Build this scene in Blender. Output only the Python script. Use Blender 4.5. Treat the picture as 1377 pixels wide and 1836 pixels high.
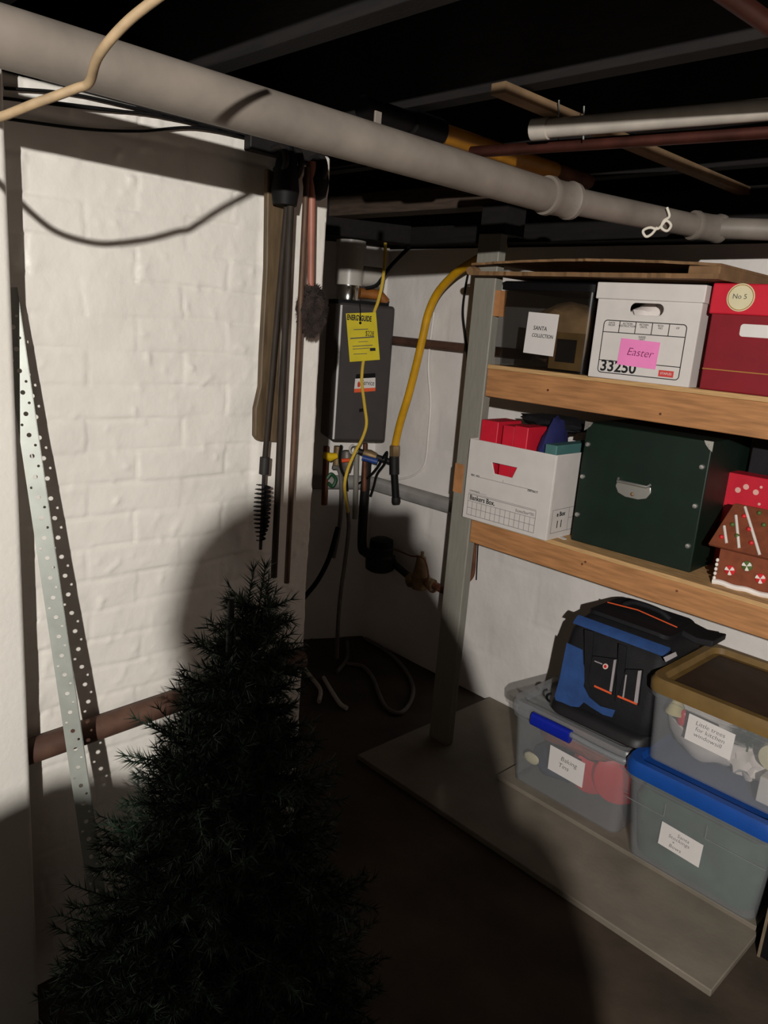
import bpy, bmesh, math, random
import numpy as np
from mathutils import Vector, Matrix, noise

# ------------------------------------------------------------------ scene, camera, lights, exposure
for o in list(bpy.data.objects):
    bpy.data.objects.remove(o, do_unlink=True)
S = bpy.context.scene
COL = S.collection
random.seed(7)
CAM_H = 1.515
F_PX, W_PX, H_PX = 1379.0, 1377.0, 1836.0
_c = np.array([688.5, 918.0])
_n = np.array([250 - _c[0], 6500 - _c[1], F_PX]); _n /= np.linalg.norm(_n)
_l = np.array([-682 - _c[0], 470 - _c[1], F_PX]); _l -= _n * _l.dot(_n); _l /= np.linalg.norm(_l)
RW = np.array([-_l, np.cross(-_n, -_l), -_n])          # world = RW @ (right, down, forward)
POS = np.array([0, 0, CAM_H])

cam_data = bpy.data.cameras.new('camera')
cam = bpy.data.objects.new('camera', cam_data); COL.objects.link(cam)
M = Matrix.Identity(4)
for i in range(3):
    M[i][0] = RW[i][0]; M[i][1] = -RW[i][1]; M[i][2] = -RW[i][2]; M[i][3] = POS[i]
cam.matrix_world = M
cam_data.sensor_fit = 'VERTICAL'; cam_data.sensor_height = 36.0
cam_data.lens = F_PX / H_PX * 36.0
cam_data.clip_start = 0.02
S.camera = cam

world = bpy.data.worlds.new('world'); S.world = world; world.use_nodes = True
world.node_tree.nodes['Background'].inputs[0].default_value = (1, 0.92, 0.85, 1)
world.node_tree.nodes['Background'].inputs[1].default_value = 0.0004

LAMP = Vector((1.0, -1.0, 1.89))
lamp_data = bpy.data.lights.new('bulb_light', 'POINT')
lamp_data.energy = 420.0; lamp_data.color = (1.0, 0.965, 0.91); lamp_data.shadow_soft_size = 0.016
lamp_light = bpy.data.objects.new('bulb_light', lamp_data); lamp_light.location = LAMP; COL.objects.link(lamp_light)

vs = S.view_settings
vs.view_transform = 'Standard'; vs.look = 'None'; vs.gamma = 1.0; vs.use_curve_mapping = False
vs.exposure = 0.0

# ------------------------------------------------------------------ helpers
def ray(px, py): return RW @ np.array([px - _c[0], py - _c[1], F_PX])
def P(px, py, ax, val):
    """point seen at a pixel, on the world plane axis = val"""
    d = ray(px, py); t = (val - POS[ax]) / d[ax]; return Vector(POS + d * t)
def PL(px, py, p0, n):
    d = Vector(ray(px, py)); o = Vector(POS); t = (Vector(p0) - o).dot(n) / d.dot(n); return o + d * t
def PD(px, py, depth): return Vector(POS + ray(px, py) * depth / F_PX)

def lin(c):
    return tuple(((v / 255) / 12.92 if v / 255 <= 0.04045 else (((v / 255) + 0.055) / 1.055) ** 2.4) for v in c)

MATS = {}
def mat(name, rgb, rough=0.6, metal=0.0, var=0.12, scale=18.0, bump=0.0, bscale=60.0, alpha=1.0, spec=0.4,
        stretch=None, rgb2=None, coat=0.0):
    """procedural material: base colour (sRGB 0-255) mottled by noise, optional bump and see-through plastic"""
    if name in MATS: return MATS[name]
    m = bpy.data.materials.new(name); m.use_nodes = True; nt = m.node_tree; N = nt.nodes; L = nt.links
    b = N['Principled BSDF']; out = N['Material Output']
    tc = N.new('ShaderNodeTexCoord'); mp = N.new('ShaderNodeMapping')
    L.new(tc.outputs['Object'], mp.inputs[0])
    if stretch: mp.inputs['Scale'].default_value = stretch
    nz = N.new('ShaderNodeTexNoise'); nz.inputs['Scale'].default_value = scale; nz.inputs['Detail'].default_value = 5
    L.new(mp.outputs[0], nz.inputs['Vector'])
    rp = N.new('ShaderNodeValToRGB'); c = lin(rgb)
    c2 = lin(rgb2) if rgb2 else tuple(v * (1 - 2 * var) for v in c)
    c1 = c if rgb2 else tuple(min(1, v * (1 + var * 0.6)) for v in c)
    rp.color_ramp.elements[0].position = 0.3; rp.color_ramp.elements[0].color = (*c2, 1)
    rp.color_ramp.elements[1].position = 0.66; rp.color_ramp.elements[1].color = (*c1, 1)
    L.new(nz.outputs[0], rp.inputs[0]); L.new(rp.outputs[0], b.inputs['Base Color'])
    b.inputs['Roughness'].default_value = rough; b.inputs['Metallic'].default_value = metal
    b.inputs['Specular IOR Level'].default_value = spec
    b.inputs['Coat Weight'].default_value = coat
    if bump:
        n2 = N.new('ShaderNodeTexNoise'); n2.inputs['Scale'].default_value = bscale; n2.inputs['Detail'].default_value = 6
        L.new(mp.outputs[0], n2.inputs['Vector'])
        bp = N.new('ShaderNodeBump'); bp.inputs['Strength'].default_value = bump; bp.inputs['Distance'].default_value = 0.004
        L.new(n2.outputs[0], bp.inputs['Height']); L.new(bp.outputs[0], b.inputs['Normal'])
    if alpha < 1:
        tr = N.new('ShaderNodeBsdfTransparent'); mx = N.new('ShaderNodeMixShader'); mx.inputs[0].default_value = alpha
        L.new(tr.outputs[0], mx.inputs[1]); L.new(b.outputs[0], mx.inputs[2]); L.new(mx.outputs[0], out.inputs[0])
    MATS[name] = m
    return m

def obj(name, bm, m, parent=None, smooth=40, bevel=0.0, label=None):
    me = bpy.data.meshes.new(name)
    bmesh.ops.recalc_face_normals(bm, faces=bm.faces[:])
    bm.to_mesh(me); bm.free()
    me.materials.append(m)
    if smooth:
        me.polygons.foreach_set('use_smooth', [True] * len(me.polygons))
        me.set_sharp_from_angle(angle=math.radians(smooth))
    o = bpy.data.objects.new(name, me); COL.objects.link(o)
    if parent: o.parent = parent
    if bevel:
        b = o.modifiers.new('bevel', 'BEVEL'); b.width = bevel; b.segments = 3; b.limit_method = 'ANGLE'
        b.angle_limit = math.radians(35)
    if label: o['label'] = label
    return o
def thing(name, label, cat, loc=(0, 0, 0), rz=0.0, group=None):
    o = bpy.data.objects.new(name, None); o.empty_display_size = 0.05; COL.objects.link(o)
    o.location = loc; o.rotation_euler = (0, 0, rz); return tag(o, label, cat, group)
def tag(o, label, cat, group=None):
    o['label'] = label; o['category'] = cat
    if group: o['group'] = group
    return o
def struct(o):
    o['kind'] = 'structure'; return o
def B(): return bmesh.new()

def box(bm, x0, x1, y0, y1, z0, z1, mtx=None):
    vs_ = [bm.verts.new(mtx @ Vector((x, y, z)) if mtx else (x, y, z)) for x in (x0, x1) for y in (y0, y1) for z in (z0, z1)]
    for f in ((0, 1, 3, 2), (4, 6, 7, 5), (0, 4, 5, 1), (2, 3, 7, 6), (0, 2, 6, 4), (1, 5, 7, 3)):
        bm.faces.new([vs_[i] for i in f])
    return bm
def bx(*a, **k): return box(B(), *a, **k)

def catmull(pts, sub=8):
    pts = [Vector(p) for p in pts]; out = []
    q = [2 * pts[0] - pts[1]] + pts + [2 * pts[-1] - pts[-2]]
    for i in range(1, len(q) - 2):
        a, b, c, d = q[i - 1:i + 3]
        for k in range(sub):
            t = k / sub
            out.append(0.5 * ((2 * b) + (c - a) * t + (2 * a - 5 * b + 4 * c - d) * t * t + (3 * b - a - 3 * c + d) * t ** 3))
    out.append(pts[-1]); return out
def tube(bm, pts, r, n=12, curve=False, cap=True):
    """r: one radius or one per point"""
    if curve: pts = catmull(pts)
    pts = [Vector(p) for p in pts]
    rs = r if isinstance(r, (list, tuple)) else [r] * len(pts)
    rings = []; up = None
    for i, p in enumerate(pts):
        t = (pts[min(i + 1, len(pts) - 1)] - pts[max(i - 1, 0)]).normalized()
        if up is None:
            up = Vector((0, 0, 1)) if abs(t.z) < 0.9 else Vector((1, 0, 0))
        a = (up - t * up.dot(t)).normalized(); b = t.cross(a); up = a
        rings.append([bm.verts.new(p + (a * math.cos(2 * math.pi * k / n) + b * math.sin(2 * math.pi * k / n)) * rs[i]) for k in range(n)])
    for i in range(len(rings) - 1):
        for k in range(n):
            bm.faces.new((rings[i][k], rings[i][(k + 1) % n], rings[i + 1][(k + 1) % n], rings[i + 1][k]))
    if cap:
        bm.faces.new(rings[0][::-1]); bm.faces.new(rings[-1])
    return bm
def tb(*a, **k): return tube(B(), *a, **k)
def lathe(bm, p0, p1, prof, n=24):
    """profile of (distance along p0->p1 in metres, radius)"""
    p0 = Vector(p0); t = (Vector(p1) - p0).normalized()
    u = Vector((0, 0, 1)) if abs(t.z) < 0.9 else Vector((1, 0, 0))
    a = (u - t * u.dot(t)).normalized(); b = t.cross(a); rings = []
    for h, r in prof:
        rings.append([bm.verts.new(p0 + t * h + (a * math.cos(2 * math.pi * k / n) + b * math.sin(2 * math.pi * k / n)) * max(r, 1e-4)) for k in range(n)])
    for i in range(len(rings) - 1):
        for k in range(n):
            bm.faces.new((rings[i][k], rings[i][(k + 1) % n], rings[i + 1][(k + 1) % n], rings[i + 1][k]))
    bm.faces.new(rings[0][::-1]); bm.faces.new(rings[-1]); return bm
def rrect(x0, x1, y0, y1, r, n=5):
    out = []
    for cx, cy, a0 in ((x1 - r, y1 - r, 0), (x0 + r, y1 - r, 90), (x0 + r, y0 + r, 180), (x1 - r, y0 + r, 270)):
        for k in range(n + 1):
            a = math.radians(a0 + 90 * k / n); out.append((cx + r * math.cos(a), cy + r * math.sin(a)))
    return out
def loft(bm, loops, cap0=True, cap1=True):
    rings = [[bm.verts.new(p) for p in lp] for lp in loops]; n = len(rings[0])
    for i in range(len(rings) - 1):
        for k in range(n):
            bm.faces.new((rings[i][k], rings[i][(k + 1) % n], rings[i + 1][(k + 1) % n], rings[i + 1][k]))
    if cap0: bm.faces.new(rings[0][::-1])
    if cap1: bm.faces.new(rings[-1])
    return bm
def rr3(x0, x1, y0, y1, r, z): return [(x, y, z) for x, y in rrect(x0, x1, y0, y1, r)]
def holed(bm, outer, holes, depth, f):
    """plate with real holes: outer/holes are 2-D loops, f(u, v, w) -> 3-D point, w runs 0..depth"""
    ed = []; loops = []
    for lp in [outer] + holes:
        a = [bm.verts.new(f(u, v, 0)) for u, v in lp]
        b = [bm.verts.new(f(u, v, depth)) for u, v in lp]
        ea = []; eb = []
        for k in range(len(lp)):
            k2 = (k + 1) % len(lp)
            bm.faces.new((a[k], a[k2], b[k2], b[k]))
        for lst in (a, b):
            pass
        loops.append((a, b))
    bm.edges.ensure_lookup_table()
    for s in (0, 1):
        es = []
        for lp in loops:
            v = lp[s]
            for k in range(len(v)): es.append(bm.edges.get((v[k], v[(k + 1) % len(v)])))
        bmesh.ops.triangle_fill(bm, use_beauty=True, use_dissolve=False, edges=es)
    return bm
def prism(bm, outline, f, depth): return holed(bm, outline, [], depth, f)
def circ(cx, cy, r, n=12): return [(cx + r * math.cos(2 * math.pi * k / n), cy + r * math.sin(2 * math.pi * k / n)) for k in range(n)]
def FY(y0):
    return lambda u, v, w: Vector((u, y0 + w, v))         # plate facing -Y, thickness going back
def blob(bm, c, r, amp=0.15, fr=3.0, seed=0, sub=3):
    res = bmesh.ops.create_icosphere(bm, subdivisions=sub, radius=1.0); c = Vector(c); r = Vector(r)
    for v in res['verts']:
        d = 1 + amp * noise.noise(v.co * fr * 0.7 + Vector((seed * 7.1, seed * 3.3, 0))) + amp * 0.5 * noise.noise(v.co * fr * 2 + Vector((0, seed, 5)))
        v.co = c + Vector((v.co.x * r.x, v.co.y * r.y, v.co.z * r.z)) * d
    return bm
def text(name, body, size, loc, m, parent, rot=(math.pi / 2, 0, 0), align='LEFT', shear=0.0, offset=0.0, sx=1.0, ext=0.0002, space=1.0):
    cu = bpy.data.curves.new(name, 'FONT'); cu.body = body; cu.size = size; cu.shear = shear; cu.offset = offset
    cu.align_x = align; cu.align_y = 'CENTER'; cu.extrude = ext; cu.resolution_u = 3; cu.space_line = 0.85; cu.space_character = space
    t = bpy.data.objects.new(name, cu); COL.objects.link(t)
    dg = bpy.context.evaluated_depsgraph_get(); me = bpy.data.meshes.new_from_object(t.evaluated_get(dg))
    bpy.data.objects.remove(t, do_unlink=True); bpy.data.curves.remove(cu)
    me.name = name; me.materials.clear(); me.materials.append(m)
    o = bpy.data.objects.new(name, me); COL.objects.link(o); o.parent = parent
    o.location = loc; o.rotation_euler = rot; o.scale = (sx, 1, 1)
    return o

# ------------------------------------------------------------------ materials
white_paint = mat('white_masonry_paint', (213, 208, 200), 0.42, var=0.03, scale=6, bump=0.25, bscale=70, spec=0.5)
back_paint = mat('white_block_paint', (230, 224, 219), 0.6, var=0.06, scale=4, bump=0.35, bscale=45)
floor_m = mat('dark_concrete', (66, 55, 44), 0.85, var=0.25, scale=5, bump=0.3, bscale=40)
plat_m = mat('grey_painted_board', (122, 113, 100), 0.75, var=0.1, scale=9, bump=0.15, bscale=60)
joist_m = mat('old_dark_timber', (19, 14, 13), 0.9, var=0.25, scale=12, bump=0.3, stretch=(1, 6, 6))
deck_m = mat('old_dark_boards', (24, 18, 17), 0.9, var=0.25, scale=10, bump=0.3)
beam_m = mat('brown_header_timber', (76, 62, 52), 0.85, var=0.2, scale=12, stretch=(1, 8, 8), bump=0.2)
pine_m = mat('pine_timber', (184, 130, 84), 0.6, var=0.16, scale=7, stretch=(1.2, 14, 14), bump=0.1)
ply_m = mat('plywood_edge', (206, 164, 112), 0.7, var=0.2, scale=14, stretch=(1, 10, 40))
greypost_m = mat('grey_painted_timber', (140, 136, 126), 0.5, var=0.06, scale=14, bump=0.12, stretch=(8, 8, 1))
bare_m = mat('bare_wood', (184, 128, 82), 0.7, var=0.15, scale=20)
pipe_m = mat('dusty_grey_pipe', (122, 113, 104), 0.55, var=0.14, scale=10, bump=0.1)
pvc_m = mat('white_pvc', (190, 184, 176), 0.35, var=0.05)
copper_m = mat('dull_copper', (122, 78, 58), 0.5, 0.5, var=0.25, scale=22)
darkcopper_m = mat('tarnished_copper', (74, 38, 30), 0.5, 0.6, var=0.3, scale=14)
rust_m = mat('rusty_iron', (118, 74, 54), 0.75, 0.3, var=0.3, scale=16)
brownpipe_m = mat('brown_iron_pipe', (92, 66, 54), 0.6, 0.2, var=0.2)
yellow_m = mat('yellow_gas_coating', (214, 158, 20), 0.45, var=0.1)
yellow2_m = mat('yellow_cable_jacket', (222, 186, 70), 0.4, var=0.05)
black_m = mat('black_plastic', (16, 15, 16), 0.6, spec=0.15, var=0.1)
iron_m = mat('black_iron', (34, 31, 30), 0.6, 0.3, var=0.2)
rod_m = mat('dark_varnished_rod', (44, 36, 30), 0.65, spec=0.2, var=0.2, stretch=(6, 6, 1))
paddle_m = mat('weathered_brown_wood', (86, 70, 50), 0.55, var=0.2, scale=14, stretch=(6, 6, 1))
pinkrod_m = mat('copper_pink_handle', (146, 92, 76), 0.5, 0.0, var=0.12)
fuzz_m = mat('dark_fuzzy_fibre', (46, 36, 32), 1.0, var=0.3, scale=60)
heater_m = mat('charcoal_enamel', (74, 69, 68), 0.38, 0.2, var=0.04)
steel_m = mat('bright_steel', (190, 188, 186), 0.18, 1.0, var=0.05)
chrome_m = mat('chrome', (214, 214, 208), 0.33, 0.85, var=0.03)
brass_m = mat('old_brass', (146, 120, 86), 0.5, 0.4, var=0.2)
zinc_m = mat('galvanised_steel', (150, 153, 146), 0.42, 0.25, var=0.06, scale=30)
cord_m = mat('cream_cord', (146, 124, 94), 0.7, var=0.12, scale=60)
paper_m = mat('white_paper', (222, 216, 212), 0.7, var=0.02)
ink_m = mat('black_ink', (24, 22, 26), 0.6, var=0.0)
greyink_m = mat('grey_pencil', (92, 88, 86), 0.7, var=0.0)
carton_m = mat('white_carton', (214, 207, 202), 0.6, var=0.03)
pink_m = mat('pink_note', (246, 138, 198), 0.6, var=0.03)
red_m = mat('bright_red_card', (206, 34, 54), 0.45, var=0.06)
maroon_m = mat('maroon_card', (132, 22, 34), 0.5, var=0.06)
gold_m = mat('gold_foil', (200, 150, 80), 0.3, 0.7, var=0.05)
cream_m = mat('cream_label', (218, 208, 170), 0.6, var=0.05)
green_m = mat('dark_green_card', (15, 33, 25), 0.5, var=0.1)
navy_m = mat('navy_fabric', (34, 38, 92), 0.8, var=0.2)
teal_m = mat('teal_card', (76, 118, 116), 0.6, var=0.06)
clear_m = mat('cloudy_clear_plastic', (168, 170, 172), 0.3, var=0.03, alpha=0.2, spec=0.5)
clearlid_m = mat('milky_plastic_lid', (160, 162, 164), 0.28, var=0.03, alpha=0.42, spec=0.5)
smoke_m = mat('smoked_plastic', (26, 22, 18), 0.3, var=0.1, alpha=0.3, spec=0.5)
latch_m = mat('blue_plastic_latch', (22, 38, 156), 0.35, var=0.04)
bluelid_m = mat('bright_blue_plastic', (26, 74, 152), 0.35, var=0.05)
tan_m = mat('tan_brown_lid', (122, 96, 54), 0.5, var=0.12)
bagblack_m = mat('black_nylon', (22, 21, 24), 0.7, var=0.2, bump=0.2, bscale=300)
bagblue_m = mat('blue_nylon', (46, 78, 134), 0.65, var=0.12, bump=0.35, bscale=40)
orange_m = mat('orange_piping', (232, 92, 48), 0.6, var=0.03)
reflect_m = mat('silver_reflective_tape', (188, 180, 182), 0.4, 0.3, var=0.05)
ginger_m = mat('gingerbread_brown', (128, 66, 40), 0.8, var=0.12, scale=40, bump=0.2)
icing_m = mat('white_icing', (236, 228, 220), 0.5, var=0.04)
candyred_m = mat('red_candy', (206, 44, 48), 0.35, var=0.03)
candygreen_m = mat('green_candy', (84, 104, 52), 0.4, var=0.05)
needle_m = mat('green_pvc_needles', (26, 46, 30), 0.6, var=0.3, scale=30)
cardboard_m = mat('brown_cardboard', (130, 98, 66), 0.85, var=0.15, scale=16)
cloth_w = mat('white_cloth', (232, 222, 216), 0.9, var=0.06)
cloth_b = mat('brown_cloth', (176, 140, 98), 0.9, var=0.3, scale=14)
greenfab_m = mat('sage_green_fabric', (66, 92, 76), 0.9, var=0.25, scale=10)
skin_m = mat('skin', (205, 160, 135), 0.55, var=0.05)
jumper_m = mat('dark_jumper', (44, 46, 58), 0.9, var=0.15)
jeans_m = mat('denim', (46, 58, 88), 0.9, var=0.2)
hair_m = mat('brown_hair', (56, 40, 30), 0.7, var=0.3, scale=80)

# ------------------------------------------------------------------ the room shell
BX = -1.50          # face of the brick pier
BY = 1.215          # its free corner
YB = 2.45           # back wall
def floor_part():
    o = obj('floor', bx(-3.6, 4.6, -4.6, 2.9, -0.12, 0.0), floor_m); struct(o)
floor_part()
o = obj('floor_platform', bx(-1.76, -0.478, 1.70, YB - 0.004, 0.0, 0.02), plat_m, bevel=0.003); struct(o); o.name = 'trim_1'
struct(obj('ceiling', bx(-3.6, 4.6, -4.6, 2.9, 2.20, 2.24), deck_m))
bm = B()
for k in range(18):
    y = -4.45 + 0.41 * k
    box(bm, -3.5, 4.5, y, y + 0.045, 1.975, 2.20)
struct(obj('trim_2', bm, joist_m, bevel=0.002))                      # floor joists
struct(obj('wall_right', bx(4.5, 4.6, -4.6, 2.9, 0, 2.2), floor_m))
struct(obj('wall_front', bx(-3.6, 4.6, -4.6, -4.5, 0, 2.2), floor_m))

def brick_disp(y, z):
    n1 = noise.noise(Vector((y * 5, z * 5, 1.3))); n2 = noise.noise(Vector((y * 14, z * 14, 4.1)))
    n3 = noise.noise(Vector((y * 45, z * 45, 7.7))); n4 = noise.noise(Vector((y * 9 + 3, z * 9, 2.2)))
    zz = z + 0.006 * n1 + 0.002 * n2; row = math.floor(zz / 0.0675); fz = zz / 0.0675 - row
    dz = min(fz, 1 - fz) * 0.0675
    yy = y + (row % 2) * 0.105 + 0.012 * noise.noise(Vector((row * 3.7, z * 9, 0.4)))
    col = math.floor(yy / 0.212); fy = yy / 0.212 - col; dy = min(fy, 1 - fy) * 0.212
    sm = min(1, max(0, (1.045 - y) / 0.02))                          # smooth plaster strip at the corner
    g = (math.exp(-(dz / 0.0045) ** 2) * max(0, 0.55 + 0.8 * n4) + math.exp(-(dy / 0.0045) ** 2) * max(0, 0.4 + 0.9 * n2)) * (0.12 + 0.88 * sm)
    ran = noise.cell(Vector((row + 0.5, col + 0.5, 0.5))) - 0.5
    lump = max(0, n3 - 0.32) * max(0, n4 + 0.35)
    return -0.0032 * g + 0.0016 * ran * sm + 0.0016 * n2 * (0.5 + sm) + 0.0007 * n3 + 0.010 * lump + 0.003 * n1 + (0.004 * (1 - sm))
def brick_pier():
    bm = B(); st = 0.005; ny = int((BY - 0.30) / st); nz = int(1.875 / st); rows = []
    for j in range(nz + 1):
        z = j * st; r = []
        for i in range(ny + 1):
            y = 0.30 + i * st; x = BX + brick_disp(y, z)
            if i == ny: x -= 0.006; y += 0.004 * noise.noise(Vector((3, 3, z * 9))) + 0.002 * noise.noise(Vector((3, 3, z * 40)))
            if j == nz: x -= 0.006
            r.append(bm.verts.new((x, y, z)))
        rows.append(r)
    for j in range(nz):
        for i in range(ny):
            bm.faces.new((rows[j][i], rows[j][i + 1], rows[j + 1][i + 1], rows[j + 1][i]))
    side = [bm.verts.new((-3.4, BY, j * st)) for j in range(nz + 1)]
    for j in range(nz): bm.faces.new((rows[j][ny], side[j], side[j + 1], rows[j + 1][ny]))
    top = [bm.verts.new((-3.4, 0.30 + i * st, nz * st)) for i in range(ny)] + [side[-1]]
    for i in range(ny): bm.faces.new((rows[nz][i], rows[nz][i + 1], top[i + 1], top[i]))
    lo = [bm.verts.new((BX, -2.5, j * nz * st)) for j in (0, 1)]
    l2 = bm.verts.new((-3.4, -2.5, nz * st))
    bm.faces.new([lo[0]] + [rows[j][0] for j in range(nz + 1)] + [lo[1]])
    bm.faces.new((lo[1], rows[nz][0], top[0], l2))
    struct(obj('wall_left', bm, white_paint, smooth=60))
brick_pier()
# dark sill timber on top of the pier, set back from the face
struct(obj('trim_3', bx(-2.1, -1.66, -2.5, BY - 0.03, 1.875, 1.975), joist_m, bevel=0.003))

# recess wall behind the water heater (slanted) and the long back wall
RA = Vector((-2.575, YB, 0)); RD = Vector((-0.42, -0.9075, 0)).normalized(); RN = Vector((0.9075, -0.42, 0)).normalized()
bm = B(); st = 0.03; n = 50; m_ = 66; g = []
for j in range(m_ + 1):
    g.append([bm.verts.new(RA + RD * (i * st) + Vector((0, 0, j * st)) + RN * 0.004 * noise.noise(Vector((i * .3, j * .3, 9)))) for i in range(n + 1)])
for j in range(m_):
    for i in range(n): bm.faces.new((g[j][i], g[j][i + 1], g[j + 1][i + 1], g[j + 1][i]))
ext = bmesh.ops.extrude_face_region(bm, geom=bm.faces[:])
for v in [e for e in ext['geom'] if isinstance(e, bmesh.types.BMVert)]: v.co -= RN * 0.1
struct(obj('wall_recess', bm, back_paint, smooth=60))
def back_wall():
    bm = B(); st = 0.0125; x0 = -2.6; n = int(3.2 / st); m_ = int(1.832 / st); g = []
    for j in range(m_ + 1):
        z = j * st; r = []
        for i in range(n + 1):
            x = x0 + i * st
            n1 = noise.noise(Vector((x * 4, z * 4, 3))); n2 = noise.noise(Vector((x * 16, z * 16, 8)))
            row = math.floor(z / 0.2); fz = abs(z / 0.2 - round(z / 0.2)) * 0.2
            xx = x + (row % 2) * 0.2; fx = abs(xx / 0.4 - round(xx / 0.4)) * 0.4
            gq = math.exp(-(fz / 0.006) ** 2) * max(0, 0.3 + n1) + math.exp(-(fx / 0.006) ** 2) * max(0, 0.4 + n1)
            r.append(bm.verts.new((x, YB + 0.003 * gq + 0.003 * n1 + 0.0013 * n2, z)))
        g.append(r)
    for j in range(m_):
        for i in range(n): bm.faces.new((g[j][i], g[j + 1][i], g[j + 1][i + 1], g[j][i + 1]))
    ext = bmesh.ops.extrude_face_region(bm, geom=bm.faces[:])
    for v in [e for e in ext['geom'] if isinstance(e, bmesh.types.BMVert)]: v.co.y = YB + 0.12
    struct(obj('wall_back', bm, back_paint, smooth=60))
    struct(obj('wall_back_extension', bx(0.6, 4.6, YB, YB + 0.12, 0, 2.2), back_paint))
back_wall()
# header timber along the recess, resting on the shelf post
struct(obj('trim_4', bx(-2.75, -1.56, 2.03, 2.12, 1.90, 1.974), beam_m, bevel=0.003))
struct(obj('trim_6', bx(-3.3, 4.4, 2.37, 2.56, 1.832, 1.974), joist_m, bevel=0.003))      # added dark timber, stands in for shade along the back wall top


bm = B(); c_ = RA + RN * .25
loft(bm, [[c_ + Vector((0, 0, z)), c_ + RD * 1.2 + Vector((0, 0, z)), c_ + RD * 1.2 - RN * .32 + Vector((0, 0, z)), c_ - RN * .32 + Vector((0, 0, z))] for z in (1.832, 1.974)])
struct(obj('trim_7', bm, joist_m))                                  # dark header added to keep the recess top and flue end in shade
# white door-jamb board at the far left, standing against the pier
bm = B(); loft(bm, [[(x, y, z) for x, y in rrect(-1.485, -1.40, 0.12, 0.470, 0.012)] for z in (0.0, 1.965)])
struct(obj('trim_5', bm, white_paint))

# ------------------------------------------------------------------ shelving unit
SZ1, SZ2 = 1.408, 0.898            # shelf tops
SY = 2.0
unit = thing('storage_shelf', 'wooden storage shelf with grey painted post and pine shelves along back wall', 'shelf', (0, 0, 0))
obj('post', bx(-1.695, -1.606, SY, SY + 0.038, 0.02, 1.812), greypost_m, unit, bevel=0.004, label='grey painted corner post')
obj('shaded_post_top', bx(-1.70, -1.60, SY + .012, SY + .11, 1.812, 1.90), joist_m, unit, label='dark block standing in for shade at the post top')  # added block, its dark colour stands in for shade over the post
for z in (SZ1, SZ2):
    obj('shelf_panel', bx(-1.602, 0.42, SY, 2.43, z - 0.013, z), ply_m, unit, bevel=0.001)
    obj('front_rail', bx(-1.602, 0.42, SY + 0.001, SY + 0.039, z - 0.103 if z == SZ1 else z - 0.091, z - 0.013), pine_m, unit, bevel=0.003)
    obj('side_rail', bx(-1.602, -1.564, SY + 0.04, 2.42, z - 0.102, z - 0.013), pine_m, unit, bevel=0.003)
    obj('rear_rail', bx(-1.56, 0.42, 2.39, 2.43, z - 0.102, z - 0.013), pine_m, unit, bevel=0.003)
obj('bottom_board', bx(-1.36, -0.485, 1.985, 2.43, 0.02, 0.035), plat_m, unit, bevel=0.002)
obj('bare_patch', bx(-1.6955, -1.655, SY - 0.0015, SY, 0.965, 1.065), bare_m, unit, label='unpainted brown patch on post')
obj('cleat', bx(-1.606, -1.585, SY + 0.004, SY + 0.036, 1.56, 1.64), bare_m, unit, label='unpainted brown block')
for x, z in ((-1.36, 1.352), (-0.99, 1.33), (-1.15, 0.862), (-1.16, 0.852), (-0.86, 0.86)):
    bm = B(); lathe(bm, (x, SY, z), (x, SY + 1, z), [(-0.0005, 0.0035), (0.001, 0.0035)], 10)
    obj('knot', bm, rust_m, unit, label='dark knot in the pine rail')

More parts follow.
